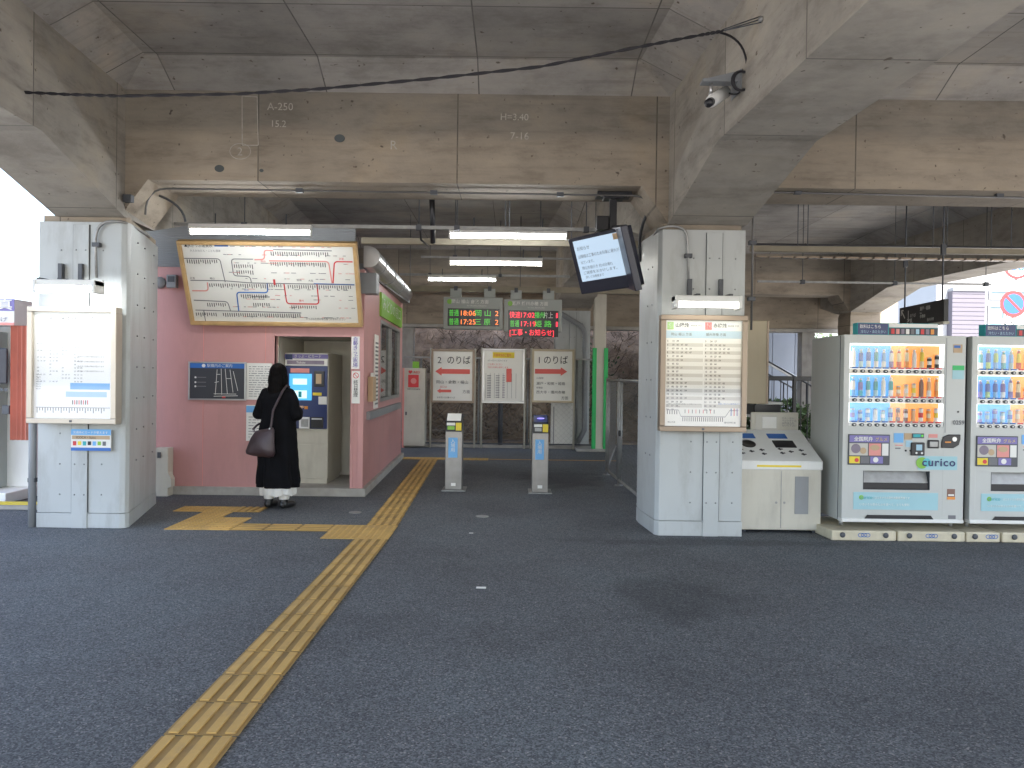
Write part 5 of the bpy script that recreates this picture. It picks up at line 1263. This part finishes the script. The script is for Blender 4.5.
# ================================================================== VENDING MACHINES
VW, VH, VD = 1.155, 1.78, .78
MT['cream'] = M('cream_print', (.75, .62, .4), .4); MT['paleorange'] = M('pale_orange_print', (.75, .42, .2), .4); MT['palegreen'] = M('pale_green_print', (.4, .6, .25), .4)
def vending(variant):
    nm = 'two rows of blue and orange lit drink samples'
    r = root('vending_machine', (0, 0, 0), '', 'vending machine')
    dx0, dx1, dz0, dz1 = .055, .955, .915, 1.70
    b = MB()
    b.box(0, VW, .10, VD, 0, VH, 'vbody', .012); b.box(.004, VW-.004, .075, .11, .01, VH-.01, 'dgrey')
    body = b.build('cabinet', r, False)
    b = MB()   # door in pieces round the lit display and the outlet
    b.box(0, dx0, -.0, .08, .03, VH, 'vbody', .004); b.box(dx1, VW, -.0, .08, .03, VH, 'vbody', .004)
    b.box(dx0-.002, dx1+.002, .001, .079, dz1, VH, 'vbody'); b.box(dx0-.002, dx1+.002, .001, .079, .49, dz0, 'vbody'); b.box(dx0-.002, dx1+.002, .001, .079, .03, .31, 'vbody')
    b.box(dx0-.002, .20, .001, .079, .309, .491, 'vbody'); b.box(.835, dx1+.002, .001, .079, .309, .491, 'vbody'); b.box(dx1+.012, dx1+.020, -.001, .03, .86, VH-.02, 'grey')
    b.build('door', r, False)
    b = MB(); b.box(-.002, VW+.002, -.012, .08, .0, .035, 'white', .006); b.build('skirt_bar', r, False)
    # display box
    rows = [(1.44, 1.69), (1.165, 1.41), (.885+.045, 1.14)]
    b = MB(); b.box(dx0, dx1, .074, .078, dz0, dz1, 'vwh')
    for (za, zb) in rows:
        cut_ = dx0+(dx1-dx0)*(.47 if variant == 0 else .40)
        b.box(dx0+.012, cut_, .068, .073, za+.03, zb, 'vblue'); b.box(cut_, dx1-.012, .068, .073, za+.03, zb, 'vor')
    b.box(dx0, dx0+.008, .01, .07, dz0, dz1, 'vwh'); b.box(dx1-.008, dx1, .01, .07, dz0, dz1, 'vwh')
    disp = b.build('lit_display', r, False)
    rg = random.Random(11+variant); n = 12; pitch = (dx1-dx0-.03)/n
    cols_b = ['sky', 'paper', 'blue', 'pblue2', 'teal', 'palegreen', 'purple', 'paper']; cols_o = ['cream', 'orange', 'red', 'paper', 'paleorange', 'lime', 'brown', 'yellow']
    for ri, (za, zb) in enumerate(rows):
        b = MB(); b.box(dx0, dx1, .004, .07, za-.028, za+.016, 'paper', .002); b.box(dx0+.004, dx1-.004, .0, .006, za+.018, za+.034, 'paper')
        for k in range(n): b.box(dx0+.018+k*pitch+.006, dx0+.018+(k+1)*pitch-.012, -.001, .0, za+.020, za+.032, 'blue' if k < 5 else 'red')
        b.build('shelf', disp, False)
        kk = 0
        for k in range(n):
            x = dx0+.015+pitch*(k+.5); cold = k < (6 if variant == 0 else 5)
            c1 = rg.choice(cols_b if cold else cols_o); c2 = rg.choice(cols_b if cold else cols_o)
            tall = (ri == 0 and k < 10) or (ri == 1 and (k < 6 or k > 8)); can = not tall
            b = MB(); s = .021
            if ri == 0 and k >= 10 and variant == 0: c1, c2 = 'ink', 'paper'; can = True
            if tall:
                hh = rg.choice((.185, .19, .175))*(1 if ri == 0 else .97)
                b.lathe([(s*.9, 0), (s, .01), (s, hh*.30), (s*.92, hh*.34), (s, hh*.38), (s, hh*.68), (s*.85, hh*.8), (s*.5, hh*.88), (s*.5, hh*.92), (s*.6, hh*.925), (s*.6, hh)], (x, .040, za+.030), c1, 12, cols=[c1, c1, c1, c2, c2, c2, c1, c1, 'paper', 'paper'])
                b.build('sample_bottle', disp, False)
            else:
                hh = rg.choice((.12, .13, .105)); 
                b.lathe([(s*.85, 0), (s*.98, .01), (s*.98, hh*.3), (s*.98, hh*.65), (s*.98, hh-.014), (s*.8, hh)], (x, .040, za+.030), c1, 12, cols=[c1, c1, c2, c1, 'alu'])
                b.build('sample_can', disp, False)
            b = MB(); b.lathe([(.021, 0), (.021, .008), (.013, .012), (.004, .012)], (0, 0, 0), 'dgrey', 12, Matrix.Translation((x, .004, za-.005)) @ Matrix.Rotation(R(90), 4, 'X') @ Matrix.Diagonal((1.1, .75, 1, 1)))
            b.box(x-.007, x+.007, -.010, -.008, za-.011, za+.001, 'paper'); b.build('button', disp, False)
        b = MB(); b.box(dx0+.01, dx1-.01, .058, .066, zb-.006, zb+.006, 'vwh'); b.build('display_tube', disp, False)
    b = MB(); b.box(dx0, dx1, .0, .0025, dz0+.02, dz1, 'glass'); b.build('display_pane', r, False)
    # header sign
    b = MB(); b.box(.13, .90, .02, .12, VH, VH+.115, 'teal' , .004); hd = b.build('header_sign', r, False)
    e = MB(); e.box(.135, .42, .016, .02, VH+.005, VH+.11, 'navy')
    e.box(.43, .895, .016, .02, VH+.075, VH+.11, 'paper'); e.box(.43, .895, .016, .02, VH+.005, VH+.07, 'dmon')
    for k in range(9): e.box(.45+k*.047, .48+k*.047, .012, .016, VH+.012, VH+.06, ('red', 'rose', 'mauve', 'paper', 'inkgrey', 'pblue', 'red', 'mauve', 'orange')[k])
    lettering('print', [('飲料はこちら', .15, VH+.065, .04, 'paper', {'w': .2}), ('冷たい・あたたかい', .16, VH+.018, .035, 'pblue', {'w': .24})], hd, Matrix.Translation((0, .018, 0)), world=False, extra=e)
    # picture poster
    b = MB(); b.box(.05, .445, -.012, .001, .545, .835, 'dgrey', .004); pp = b.build('poster_panel', r, False)
    e = MB(); yy = -.012; e.box(.06, .435, yy-.001, yy, .76, .825, 'purple'); e.box(.06, .235, yy-.001, yy, .635, .75, 'pstripe'); e.box(.245, .36, yy-.001, yy, .635, .75, 'rose'); e.box(.37, .43, yy-.001, yy, .635, .75, 'paper')
    e.disc(.12, .70, .045, yy-.001, 'mauve'); e.disc(.19, .68, .03, yy-.001, 'tan'); e.disc(.30, .71, .045, yy-.001, 'tan', sy=.6); e.box(.06, .16, yy-.001, yy, .56, .625, 'yellow'); e.box(.17, .25, yy-.001, yy, .56, .625, 'inkgrey'); e.box(.26, .38, yy-.001, yy, .56, .625, 'purple'); e.disc(.31, .595, .025, yy-.001, 'paper'); e.disc(.13, .59, .02, yy-.001, 'red')
    lettering('print', [('全国駅弁', .10, .775, .045, 'paper', {'b': .001}), ('グルメ', .30, .775, .04, 'yellow')], pp, Matrix.Translation((0, yy-.001, 0)), world=False, extra=e)
    b = MB(); b.box(.485, .575, -.003, .001, .76, .85, 'sky'); b.box(.585, .66, -.003, .001, .79, .85, 'tan'); b.box(.60, .66, -.003, .001, .72, .78, 'pblue')
    for x in (.60, .645): b.disc(x, .685, .010, -.001, 'ink')
    b.box(.50, .55, -.003, .001, .70, .712, 'inkgrey'); b.box(.50, .57, -.003, .001, .73, .74, 'rose'); b.build('sticker', r, False)
    b = MB(); b.box(.655, .77, -.008, .001, .805, .85, 'dgrey', .003); b.box(.665, .735, -.010, -.008, .813, .842, 'teal'); b.disc(.75, .828, .010, -.009, 'ledg'); b.build('price_window', r, False)
    b = MB(); b.box(.645, .775, -.018, .001, .64, .765, 'black', .008); b.box(.69, .745, -.020, -.018, .69, .745, 'pblue'); b.disc(.693, .665, .010, -.018, 'paper'); b.disc(.745, .665, .010, -.018, 'paper'); b.build('card_pad', r, False)
    b = MB(); b.box(.805, .91, -.014, .001, .71, .79, 'black', .006); b.box(.82, .895, -.017, -.014, .725, .775, 'galv', .003); b.box(.815, .9, -.002, .001, .81, .845, 'rose'); b.build('banknote_slot', r, False)
    b = MB(); b.prism([(.935, .715), (1.05, .715), (1.10, .745), (1.115, .80), (1.115, .845), (1.0, .845), (.95, .82), (.935, .77)], -.012, .001, 'y', 'black', bev=.006)
    b.disc(1.055, .80, .022, -.013, 'alu'); b.box(.965, 1.02, -.016, -.012, .765, .778, 'orange'); b.build('coin_slot', r, False)
    # brand panel
    b = MB(); b.box(.72, 1.09, -.003, .001, .505, .635, 'pblue2'); pn = b.build('name_panel', r, False)
    e = MB(); e.disc(.755, .57, .055, -.003, 'lime'); e.disc(.80, .575, .04, -.004, 'teal2')
    lettering('print', [('curico', .752, .543, .105, 'navy', {'w': .315, 'b': .002, 'sp': 1.15})], pn, Matrix.Translation((0, -.006, 0)), world=False, extra=e)
    # outlet
    b = MB(); b.box(.20, .835, .07, .078, .31, .49, 'black'); b.box(.20, .205, .0, .075, .31, .49, 'dgrey'); b.box(.83, .835, .0, .075, .31, .49, 'dgrey'); b.box(.2, .835, 0, .075, .31, .315, 'dgrey')
    b.box(.205, .83, .012, .022, .315, .375, 'black', .003); b.prism([(.02, .375), (.06, .485), (.064, .485), (.026, .375)], .207, .828, 'x', 'galv'); b.build('outlet_flap', r, False)
    b = MB(); b.box(.11, .915, -.003, .001, .12, .285, 'pblue2'); pn = b.build('lower_label', r, False)
    e = MB(); e.disc(.185, .235, .022, -.003, 'lime')
    lettering('print', [('curico', .175, .222, .045, 'teal', {'w': .11}), ('はエキナカの飲料自動販売機です', .31, .225, .026, 'paper', {'w': .33}), ('いろいろな飲みものを選べて、とても便利', .165, .16, .026, 'paper', {'w': .47})], pn, Matrix.Translation((0, -.005, 0)), world=False, extra=e)
    b = MB(); b.box(1.0, 1.075, -.003, .001, .225, .325, 'brown', .001); b.box(1.01, 1.065, -.004, -.003, .26, .275, 'paper'); b.box(1.0, 1.075, -.0045, -.003, .225, .25, 'orange'); b.box(1.015, 1.085, -.003, .001, .04, .075, 'inkgrey')
    b.box(1.035, 1.12, -.003, .001, 1.62, 1.70, 'tan'); b.box(1.04, 1.10, -.004, .001, 1.665, 1.69, 'blue')
    b.box(1.03, 1.14, -.003, .001, 1.37, 1.50, 'pblue2'); b.box(1.03, 1.14, -.004, .001, 1.455, 1.50, 'green'); b.disc(1.09, 1.06, .010, -.002, 'black'); b.build('side_sticker', r, False)
    lettering('number_print', [('0259', 1.04, .94, .055, 'inkgrey', {'b': .001})], body, Matrix.Translation((0, -.003, 0)), world=False)
    b = MB(); b.prism([(.22, .035), (.87, .035), (.845, .07), (.245, .07)], -.012, .001, 'y', 'black'); b.build('floor_vent', r, False)
    for x in (.05, VW-.05):
        for y_ in (.12, VD-.08): b = MB(); b.lathe([(.02, -.05), (.02, 0), (.012, .0)], (x, y_, 0), 'galv', 8); b.build('levelling_foot', r, False)
    return r
MT['pblue2'] = M('aqua_print', (.33, .55, .60), .4, 0, .03); MT['teal2'] = M('aqua_dot', (.10, .50, .55), .4); MT['brown'] = M('brown_print', (.22, .12, .09), .5)
vx0, vzb = .0, .165
VY = 7.12
X1_, _ = XZ(842, 500, VY); v1 = vending(0); v1.location = (X1_, VY, vzb)
v1['label'] = 'white vending machine seen whole, next to the recycling bin'
X2_, _ = XZ(970, 500, VY); v2 = vending(1); v2.location = (X2_, VY, vzb)
v2['label'] = 'white vending machine at the right edge, cut off by the frame'
v1['group'] = v2['group'] = 'drink vending machines standing side by side'
# base blocks
def block(px0, px1, pyb, label):
    X0 = XZ(px0, pyb, 7.05)[0]; X1 = XZ(px1, pyb, 7.05)[0]
    r = root('base_block', ((X0+X1)/2, 7.05, 0), label, 'base block', 'cream base blocks under the vending machines')
    b = MB(); b.prism([(X0, 7.05), (X1, 7.05), (X1-.02, 7.8), (X0-.04, 7.8)], .0, .095, 'z', 'resin', bev=.012); b.build('block', r)
    n = max(2, int((X1-X0)/.17)); 
    for k in range(n):
        x = X0+(X1-X0)*(k+.5)/n; b = MB()
        if k % 2 == 0: b.lathe([(.026, 0), (.026, .006), (.014, .008)], (0, 0, 0), 'dgrey', 12, Matrix.Translation((x, 7.048, .055)) @ Matrix.Rotation(R(90), 4, 'X'))
        else:
            for dx in (-.03, 0, .03): b.strip([(x+dx+.026*math.cos(t*.4), .055+.018*math.sin(t*.4)) for t in range(17)], .006, 7.050, 'blue')
        b.build('recess' if k % 2 == 0 else 'moulded_ring', r)
block(832, 897, 541, 'leftmost cream base block, under the first vending machine')
block(898.5, 966, 542.5, 'longer cream base block under the right side of the first vending machine')
block(967, 1001, 543, 'short cream base block below the gap between the vending machines')
block(1003, 1075, 546, 'cream base block at the right edge of the photo, set a little forward')

# ================================================================== RECYCLING BIN
BY = 7.36; X0 = XZ(741, 500, BY)[0]+.0; X1 = XZ(821.5, 500, BY)[0]; zf = XZ(780, 462, BY)[1]; zf2 = zf-.0; BW = X1-X0
RB = root('recycling_bin', (X0, BY, 0), 'cream recycling bin with sloped top, one round and one square opening', 'bin')
b = MB(); b.prism([(0, .03), (.58, .03), (.58, zf+.26), (0, zf)], 0, BW, 'x', 'ivory', bev=.008)
for x in (.05, BW-.05): b.lathe([(.02, 0), (.02, .03)], (x, .05, 0), 'dgrey', 8)
b.box(BW*.5-.003, BW*.5+.003, -.004, .01, .05, zf-.09, 'galv'); b.build('body', RB, False)
b = MB(); b.box(-.008, BW+.008, -.012, .02, zf-.075, zf+.004, 'white', .006); b.box(.15, BW*.74, -.015, -.010, zf-.05, zf-.03, 'yellow'); b.build('front_lip', RB, False)
SL = math.atan2(.26, .58); TT = Matrix.Translation((0, 0, zf+.001)) @ Matrix.Rotation(SL, 4, 'X')
LL = math.hypot(.26, .58)
b = MB(); b.box(-.006, BW+.006, -.01, LL+.01, 0, .014, 'white', .004, TT); tp = b.build('sloped_top', RB, False)
b = MB(); b.lathe([(.075, .014), (.075, .02), (.062, .02), (.06, .016)], (BW*.20, .33, 0), 'black', 24, TT); b.build('round_opening', tp, False)
b = MB(); b.box(BW*.53, BW*.80, .26, .40, .014, .020, 'black', .006, TT); b.build('square_opening', tp, False)
for (u0, u1) in ((.0, .34), (.50, .76)):
    b = MB(); b.box(BW*u0+.01, BW*u1, .45, .55, .014, .017, 'blue', 0, TT); lb = b.build('blue_label', tp, False)
b = MB()
for (u, v) in ((.03, .13), (.03, .20), (.16, .17), (.30, .12), (.30, .20), (.54, .14), (.54, .22), (.66, .17), (.80, .12), (.80, .20)): b.box(BW*u, BW*u+.05, v, v+.018, .0145, .016, 'ink', 0, TT); b.box(BW*u+.012, BW*u+.03, v-.012, v+.03, .0145, .0162, 'ink', 0, TT)
b.build('pictogram', tp, False)
b = MB(); b.box(BW*.67, BW*.84, -.005, .001, .19, .56, 'grey', .002); b.build('vent_grille', RB, False)
for k in range(2): b = MB(); b.disc(BW*(.44+.1*k), .30, .012, -.002, 'galv'); b.build('lock', RB, False)
# board standing on the back of the bin, with a sheet in a plastic sleeve
YB2 = BY+.62; A0, Z1_ = XZ(751, 412, YB2); A1, Z0_ = XZ(798.5, 438, YB2)
SB = root('notice_board', ((A0+A1)/2, YB2, 0), 'beige round cornered notice board standing behind the recycling bin, with a plastic sleeve', 'notice board')
b = MB(); b.box(A0, A1, YB2, YB2+.03, .5, Z1_, 'ivory', .012); b.build('board', SB)
b = MB(); b.box(A0+.05, A0+.28, YB2-.006, YB2+.001, Z1_-.26, Z1_-.03, 'pstripe', .002); b.box(A0+.12, A0+.27, YB2-.008, YB2-.005, Z1_-.17, Z1_-.05, 'paper', .002); b.build('plastic_sleeve', SB)
lettering('print', [('びん・かん\nペットボトル\n以外は入れ\nないで下さい', A1-.18, Z1_-.07, .026, 'inkgrey', {'line': 1.0})], bpy.data.objects['board'], Matrix.Translation((0, YB2-.001, 0)))
for x in (A0+.05, A1-.05): b = MB(); b.box(x-.015, x+.015, YB2+.03, YB2+.05, 0, Z1_-.05, 'galv'); b.build('leg', SB)
YB3 = 8.25; A0, Z1_ = XZ(752, 403, YB3); A1, Z0_ = XZ(790, 413, YB3)
CR = root('folding_cart', ((A0+A1)/2, YB3, 0), 'dark folding cart with white edged top behind the notice board and the bin', 'cart')
b = MB(); b.box(A0, A1-.08, YB3, YB3+.4, Z1_-.015, Z1_+.012, 'white', .006); b.box(A0+.02, A1, YB3-.02, YB3+.42, Z0_-.06, Z0_-.03, 'white', .006); b.build('tray', CR)
b = MB(); b.box(A0+.03, A1-.1, YB3+.03, YB3+.37, Z0_-.03, Z1_-.015, 'black'); b.build('crate', CR)
for x in (A0+.04, A1-.04):
    for y_ in (YB3+.03, YB3+.37): b = MB(); b.tube([(x, y_, 0), (x, y_, Z0_-.05)], .012, 'black', 8); b.build('leg', CR)
b = MB(); b.tube([*arc((A0+.02, YB3-.03, Z0_), (A0+.0, YB3-.04, Z1_+.05), (A0+.1, YB3, Z1_+.0))], .01, 'black', 6); b.build('handle', CR)
# sandy panel behind the right column
YB4 = 8.2; A0, Z1_ = XZ(744, 320.5, YB4); A1, Z0_ = XZ(767.5, 404, YB4)
PB = root('display_case', ((A0+A1)/2, YB4, 0), 'narrow sand coloured case side seen just right of the right timetable', 'display case')
b = MB(); b.box(A0-.3, A1, YB4, YB4+.10, Z0_, Z1_, 'beige', .006); b.box(A1-.02, A1+.004, YB4-.006, YB4+.11, Z0_, Z1_, 'bronze', .003); b.build('case_body', PB)
b = MB(); b.box(A0-.1, A0-.05, YB4+.03, YB4+.09, 0, Z0_+.05, 'galv'); b.build('leg', PB)

# ================================================================== GREY BOX left of the pink wall, pipe beside the left column, photo booth
Yc = 9.05; A0, Z1_ = XZ(154, 448, Yc); A1, Z0_ = XZ(167, 499, Yc)
b = MB(); b.box(A0, A1, Yc, Yc+.15, 0, Z1_, 'ivory', .008); b.box(A0+.04, A0+.08, Yc-.01, Yc, Z1_-.12, Z1_-.05, 'dgrey'); b.prism([(A1-.01, .1), (A1+.04, .12), (A1+.04, .22), (A1-.01, .3)], Yc, Yc+.1, 'y', 'ivory')
tag(b.build('meter_box'), 'narrow cream meter box low between the left column and the pink wall', 'box')
p0 = GR(31, 527); conduit('down_pipe', [(p0.x, p0.y, 0), (p0.x, p0.y, 1.12), (p0.x+.03, p0.y+.1, 1.2)], .034, 'grey', 'slim dark grey pipe standing just left of the left column', 'pipe', clips=[(p0.x, p0.y, .45)], seg=12)
BX1 = XZ(29, 495, 8.9)[0]; BYF = 8.9
PBo = root('photo_booth', (BX1-.8, BYF, 0), 'photo booth with purple header and salmon curtain outside at the left edge', 'photo booth')
b = MB(); b.box(BX1-1.6, BX1, BYF, BYF+.75, .12, 2.1, 'white', .01); b.box(BX1-1.6, BX1-.27, BYF-.35, BYF, .12, 1.95, 'grey2', .01); b.build('cabin', PBo)
b = MB(); b.box(BX1-1.65, BX1+.05, BYF-.5, BYF+.8, .0, .12, 'white', .01); b.build('step', PBo)
X_, zz1 = XZ(0, 299, BYF-.4); _, zz0 = XZ(0, 320, BYF-.4); _, zzm = XZ(0, 311, BYF-.4)
b = MB(); b.box(BX1-1.6, BX1+.08, BYF-.42, BYF-.1, zz0-.06, zz1, 'white', .006); b.box(BX1-1.6, BX1+.082, BYF-.425, BYF-.42, zzm, zz1, 'purple'); b.box(BX1-1.6, BX1+.082, BYF-.4255, BYF-.42, zz0-.06, zz0-.03, 'rose'); hdr = b.build('header_sign', PBo)
lettering('print', [('証明写真', BX1-.66, zzm+.025, .13, 'paper', {'w': .72, 'b': .002}), ('スピード仕上げ', BX1-.6, zz0-.015, .06, 'mauve', {'w': .6})], hdr, Matrix.Translation((0, BYF-.427, 0)))
b = MB(); n = 16; pts3 = []
Xa, Xb = XZ(10, 400, BYF-.38)[0], XZ(28, 400, BYF-.38)[0]; zc0 = XZ(10, 440, BYF-.38)[1]
for k in range(n+1):
    x = Xa+(Xb-Xa)*k/n; pts3.append((x, BYF-.38+.02*math.sin(k*1.6)))
pts3 = pts3 + [(x, y+.01) for x, y in pts3[::-1]]
vs = b.prism(pts3, zc0, zz0-.06, 'z', 'curtain'); b.build('curtain', PBo)
Xs = XZ(4, 400, BYF-.36)[0]
b = MB(); b.box(Xs-.3, Xs+.03, BYF-.37, BYF-.34, 1.35, 1.75, 'dmon', .01); b.disc(Xs-.03, 1.28, .02, BYF-.36, 'dgrey'); b.disc(Xs+.02, 1.28, .02, BYF-.36, 'dgrey'); b.box(Xs-.02, Xs+.06, BYF-.37, BYF-.34, 1.0, 1.1, 'dgrey', .004); b.build('control_screen', PBo)
# kerb beyond the left column
b = MB(); b.box(-12, -4.9, 8.05, 8.20, 0, .06, 'plinth', .01); b.box(-5.6, -5.1, 8.04, 8.21, .058, .064, 'yellow'); tag(b.build('kerb'), kind='structure')

# ================================================================== OUTSIDE, RIGHT
# steel lattice fence
YL = 11.6; A0 = XZ(740, 380, YL)[0]; A1 = XZ(832, 380, YL)[0]; zt_ = XZ(790, 377.5, YL)[1]
LF = root('lattice_fence', ((A0+A1)/2, YL, 0), 'black steel lattice fence behind the recycling bin', 'fence')
b = MB(); b.box(A0, A1, YL-.02, YL+.02, zt_-.05, zt_+.02, 'black', .004); b.box(A0, A1, YL-.02, YL+.02, .10, .14, 'black'); b.build('rail', LF)
X = A0
while X < A1+.3:
    b = MB(); b.box(X-.025, X+.025, YL-.03, YL+.03, 0, zt_, 'black', .004); b.build('post', LF); X += .42
b = MB(); t = A0
while t < A1:
    b.box(t-.005, t+.005, YL-.006, YL+.006, .14, zt_-.05, 'black'); t += .105
b.build('infill_bars', LF)
# outdoor stairs
YS = 17.0
ST = root('staircase', (5.2, YS, 0), 'grey outdoor staircase with black handrail climbing to the left beyond the lattice fence', 'stairs')
b = MB(); n = 14; xs0 = 7.6
prof = [(xs0, 0)]
for k in range(n): prof += [(xs0-k*.30, .165*(k+1)), (xs0-(k+1)*.30, .165*(k+1))]
prof += [(xs0-n*.30, 0)]
b.prism(prof, YS, YS+1.6, 'y', 'plinth'); b.build('steps', ST)
b = MB()
for y_ in (YS+.05, YS+1.5):
    b.tube([(xs0, y_, .95), (xs0-n*.3, y_, .95+n*.165)], .022, 'black', 8)
    for k in range(0, n+1, 3): b.tube([(xs0-k*.3, y_, .165*k), (xs0-k*.3, y_, .165*k+.95)], .018, 'black', 8)
b.build('handrail', ST)
b = MB(); b.tube([(xs0+.3, YS+1.8, 1.15), (xs0-n*.3, YS+1.8, 1.15+n*.165+.1)], .05, 'white', 8); b.build('white_rail', ST)
# blue grey clad building
YW = 20.0; A0 = XZ(735, 350, YW)[0]; A1 = XZ(803, 350, YW)[0]
SB2 = root('clad_building', ((A0+A1)/2, YW, 0), 'blue grey clad building with a white corner post behind the stairs', 'building')
b = MB(); x = A0-2
while x < A1-.12:
    b.box(x, min(x+.60, A1-.1)-.012, YW, YW+.05, 0, 4.6, 'siding', .004); x += .60
b.box(A0-2, A1-.1, YW+.04, YW+3, 0, 4.6, 'siding'); b.build('cladding', SB2)
b = MB(); b.box(A1-.13, A1, YW-.03, YW+3.05, 0, 4.7, 'render', .01); b.build('corner_post', SB2)
# shrubs further back
def shrub(c, r, n, label, nm='shrub'):
    s_ = root(nm, (c[0], c[1], 0), label, 'shrub'); b = MB(); rg = random.Random(int(c[0]*10))
    for _ in range(n):
        d = Vector((rg.gauss(0, 1), rg.gauss(0, 1), rg.gauss(0, 1))).normalized()*(rg.random()**.4)
        p = Vector(c)+Vector((d.x*r[0], d.y*r[1], d.z*r[2])); s = rg.uniform(.05, .11)
        b.quad((-s, 0, 0), (0, -s*.5, 0), (s, 0, 0), (0, s*.5, 0), 'leaf', Matrix.Translation(p) @ Matrix.Rotation(rg.uniform(0, 6.3), 4, Vector((rg.random()+.01, rg.random(), rg.random())).normalized()))
    b.build('foliage', s_); b = MB()
    for k in range(6): b.tube([(c[0], c[1], 0), (c[0]+rg.uniform(-r[0], r[0])*.6, c[1]+rg.uniform(-.3, .3), c[2]+r[2]*.5)], [.03, .01], 'bark', 6)
    b.build('stems', s_)
c = PT(812, 350, 24); shrub((c.x, 24, 1.7), (.9, .9, 1.6), 2200, 'dull green shrub beside the white corner post, seen over the vending machine shoulder')
c = PT(775, 402, 15.2); shrub((c.x, 15.2, .55), (1.3, .5, .6), 1800, 'low dull green hedge plant behind the lattice fence')
# white building and blockwork at the far right
YR = 26.0; X0, Z1_ = XZ(936, 262, YR); X1, _ = XZ(1075, 262, YR)
WB = root('white_building', ((X0+X1)/2, YR, 0), 'bright white building with pale lilac cladding and teal windows at the far right', 'building')
b = MB(); b.box(X0, X1+6, YR, YR+6, 0, 6.4, 'render', .02); b.build('wall', WB)
A0, Zt2 = XZ(952, 291, YR-.3); A1, _ = XZ(985, 291, YR-.3)
b = MB(); MT['lilac'] = M('lilac_siding', (.11, .10, .12), .6, 0, .04)
b.box(A0, A1, YR-.28, YR, 0, Zt2, 'lilac')
z = 0.05
while z < Zt2: b.box(A0, A1, YR-.30, YR-.28, z, z+.13, 'lilac', .004); z += .15
b.box(A0, A1+.05, YR-.34, YR, Zt2, Zt2+.12, 'grey', .01); b.build('cladding_bay', WB)
for (u0, u1, v0, v1_) in ((987, 1004, 305, 330), (1005.5, 1040, 305, 330), (988, 1040, 290, 300)):
    B0, Ba = XZ(u0, v0, YR-.02); B1, Bb = XZ(u1, v1_, YR-.02); b = MB(); fw = .06
    for q in ((B0, B1, Bb, Bb+fw), (B0, B1, Ba-fw, Ba), (B0, B0+fw, Bb+fw, Ba-fw), (B1-fw, B1, Bb+fw, Ba-fw)): b.box(q[0], q[1], YR-.06, YR+.02, q[2], q[3], 'render', .004)
    w_ = b.build('window', WB); b = MB(); b.box(B0+fw, B1-fw, YR-.02, YR-.005, Bb+fw, Ba-fw, 'wglass'); b.build('pane', w_)
# no parking sign and speed sign
YN = 15.5
def road_sign(px, py, rpx, kind, label):
    c = PT(px, py, YN if kind == 'np' else YN+.0); r0 = rpx*YN/F
    r = root('road_sign', (c.x, YN, 0), label, 'road sign')
    b = MB(); b.disc(c.x, c.z, r0, YN, 'signred', seg=36, th=.012)
    b.disc(c.x, c.z, r0*.80 if kind != 'np' else r0*.76, YN-.013, 'paper' if kind != 'np' else 'skyb', seg=36)
    if kind == 'np': b.strip([(c.x-r0*.55, c.z+r0*.55), (c.x+r0*.55, c.z-r0*.55)], r0*.18, YN-.016, 'signred')
    pl_ = b.build('disc', r)
    if kind != 'np':
        lettering('print', [('30', c.x-r0*.5, c.z-r0*.36, r0*.95, 'blue', {'w': r0, 'b': .006})], pl_, Matrix.Translation((0, YN-.016, 0)))
    b = MB(); b.tube([(c.x+.02, YN+.05, 0), (c.x+.02, YN+.05, c.z+r0+.05)], .038, 'white', 12); b.build('pole', r)
    if kind == 'np':
        b = MB(); b.box(c.x-.24, c.x+.16, YN-.01, YN+.005, c.z-r0-.30, c.z-r0-.04, 'paper', .004); q = b.build('plate', r)
        lettering('print', [('8-20', c.x-.2, c.z-r0-.2, .15, 'ink', {'b': .003})], q, Matrix.Translation((0, YN-.012, 0)))
MT['signred'] = M('sign_red', (.42, .03, .03), .4, 0, .03); MT['skyb'] = M('sign_blue', (.02, .09, .28), .4, 0, .03)
road_sign(1012.5, 304, 13.2, 'np', 'round blue and red no parking road sign above the right vending machine')
road_sign(1016, 266, 13.2, 'sp', 'white road sign with red ring, above the no parking sign')
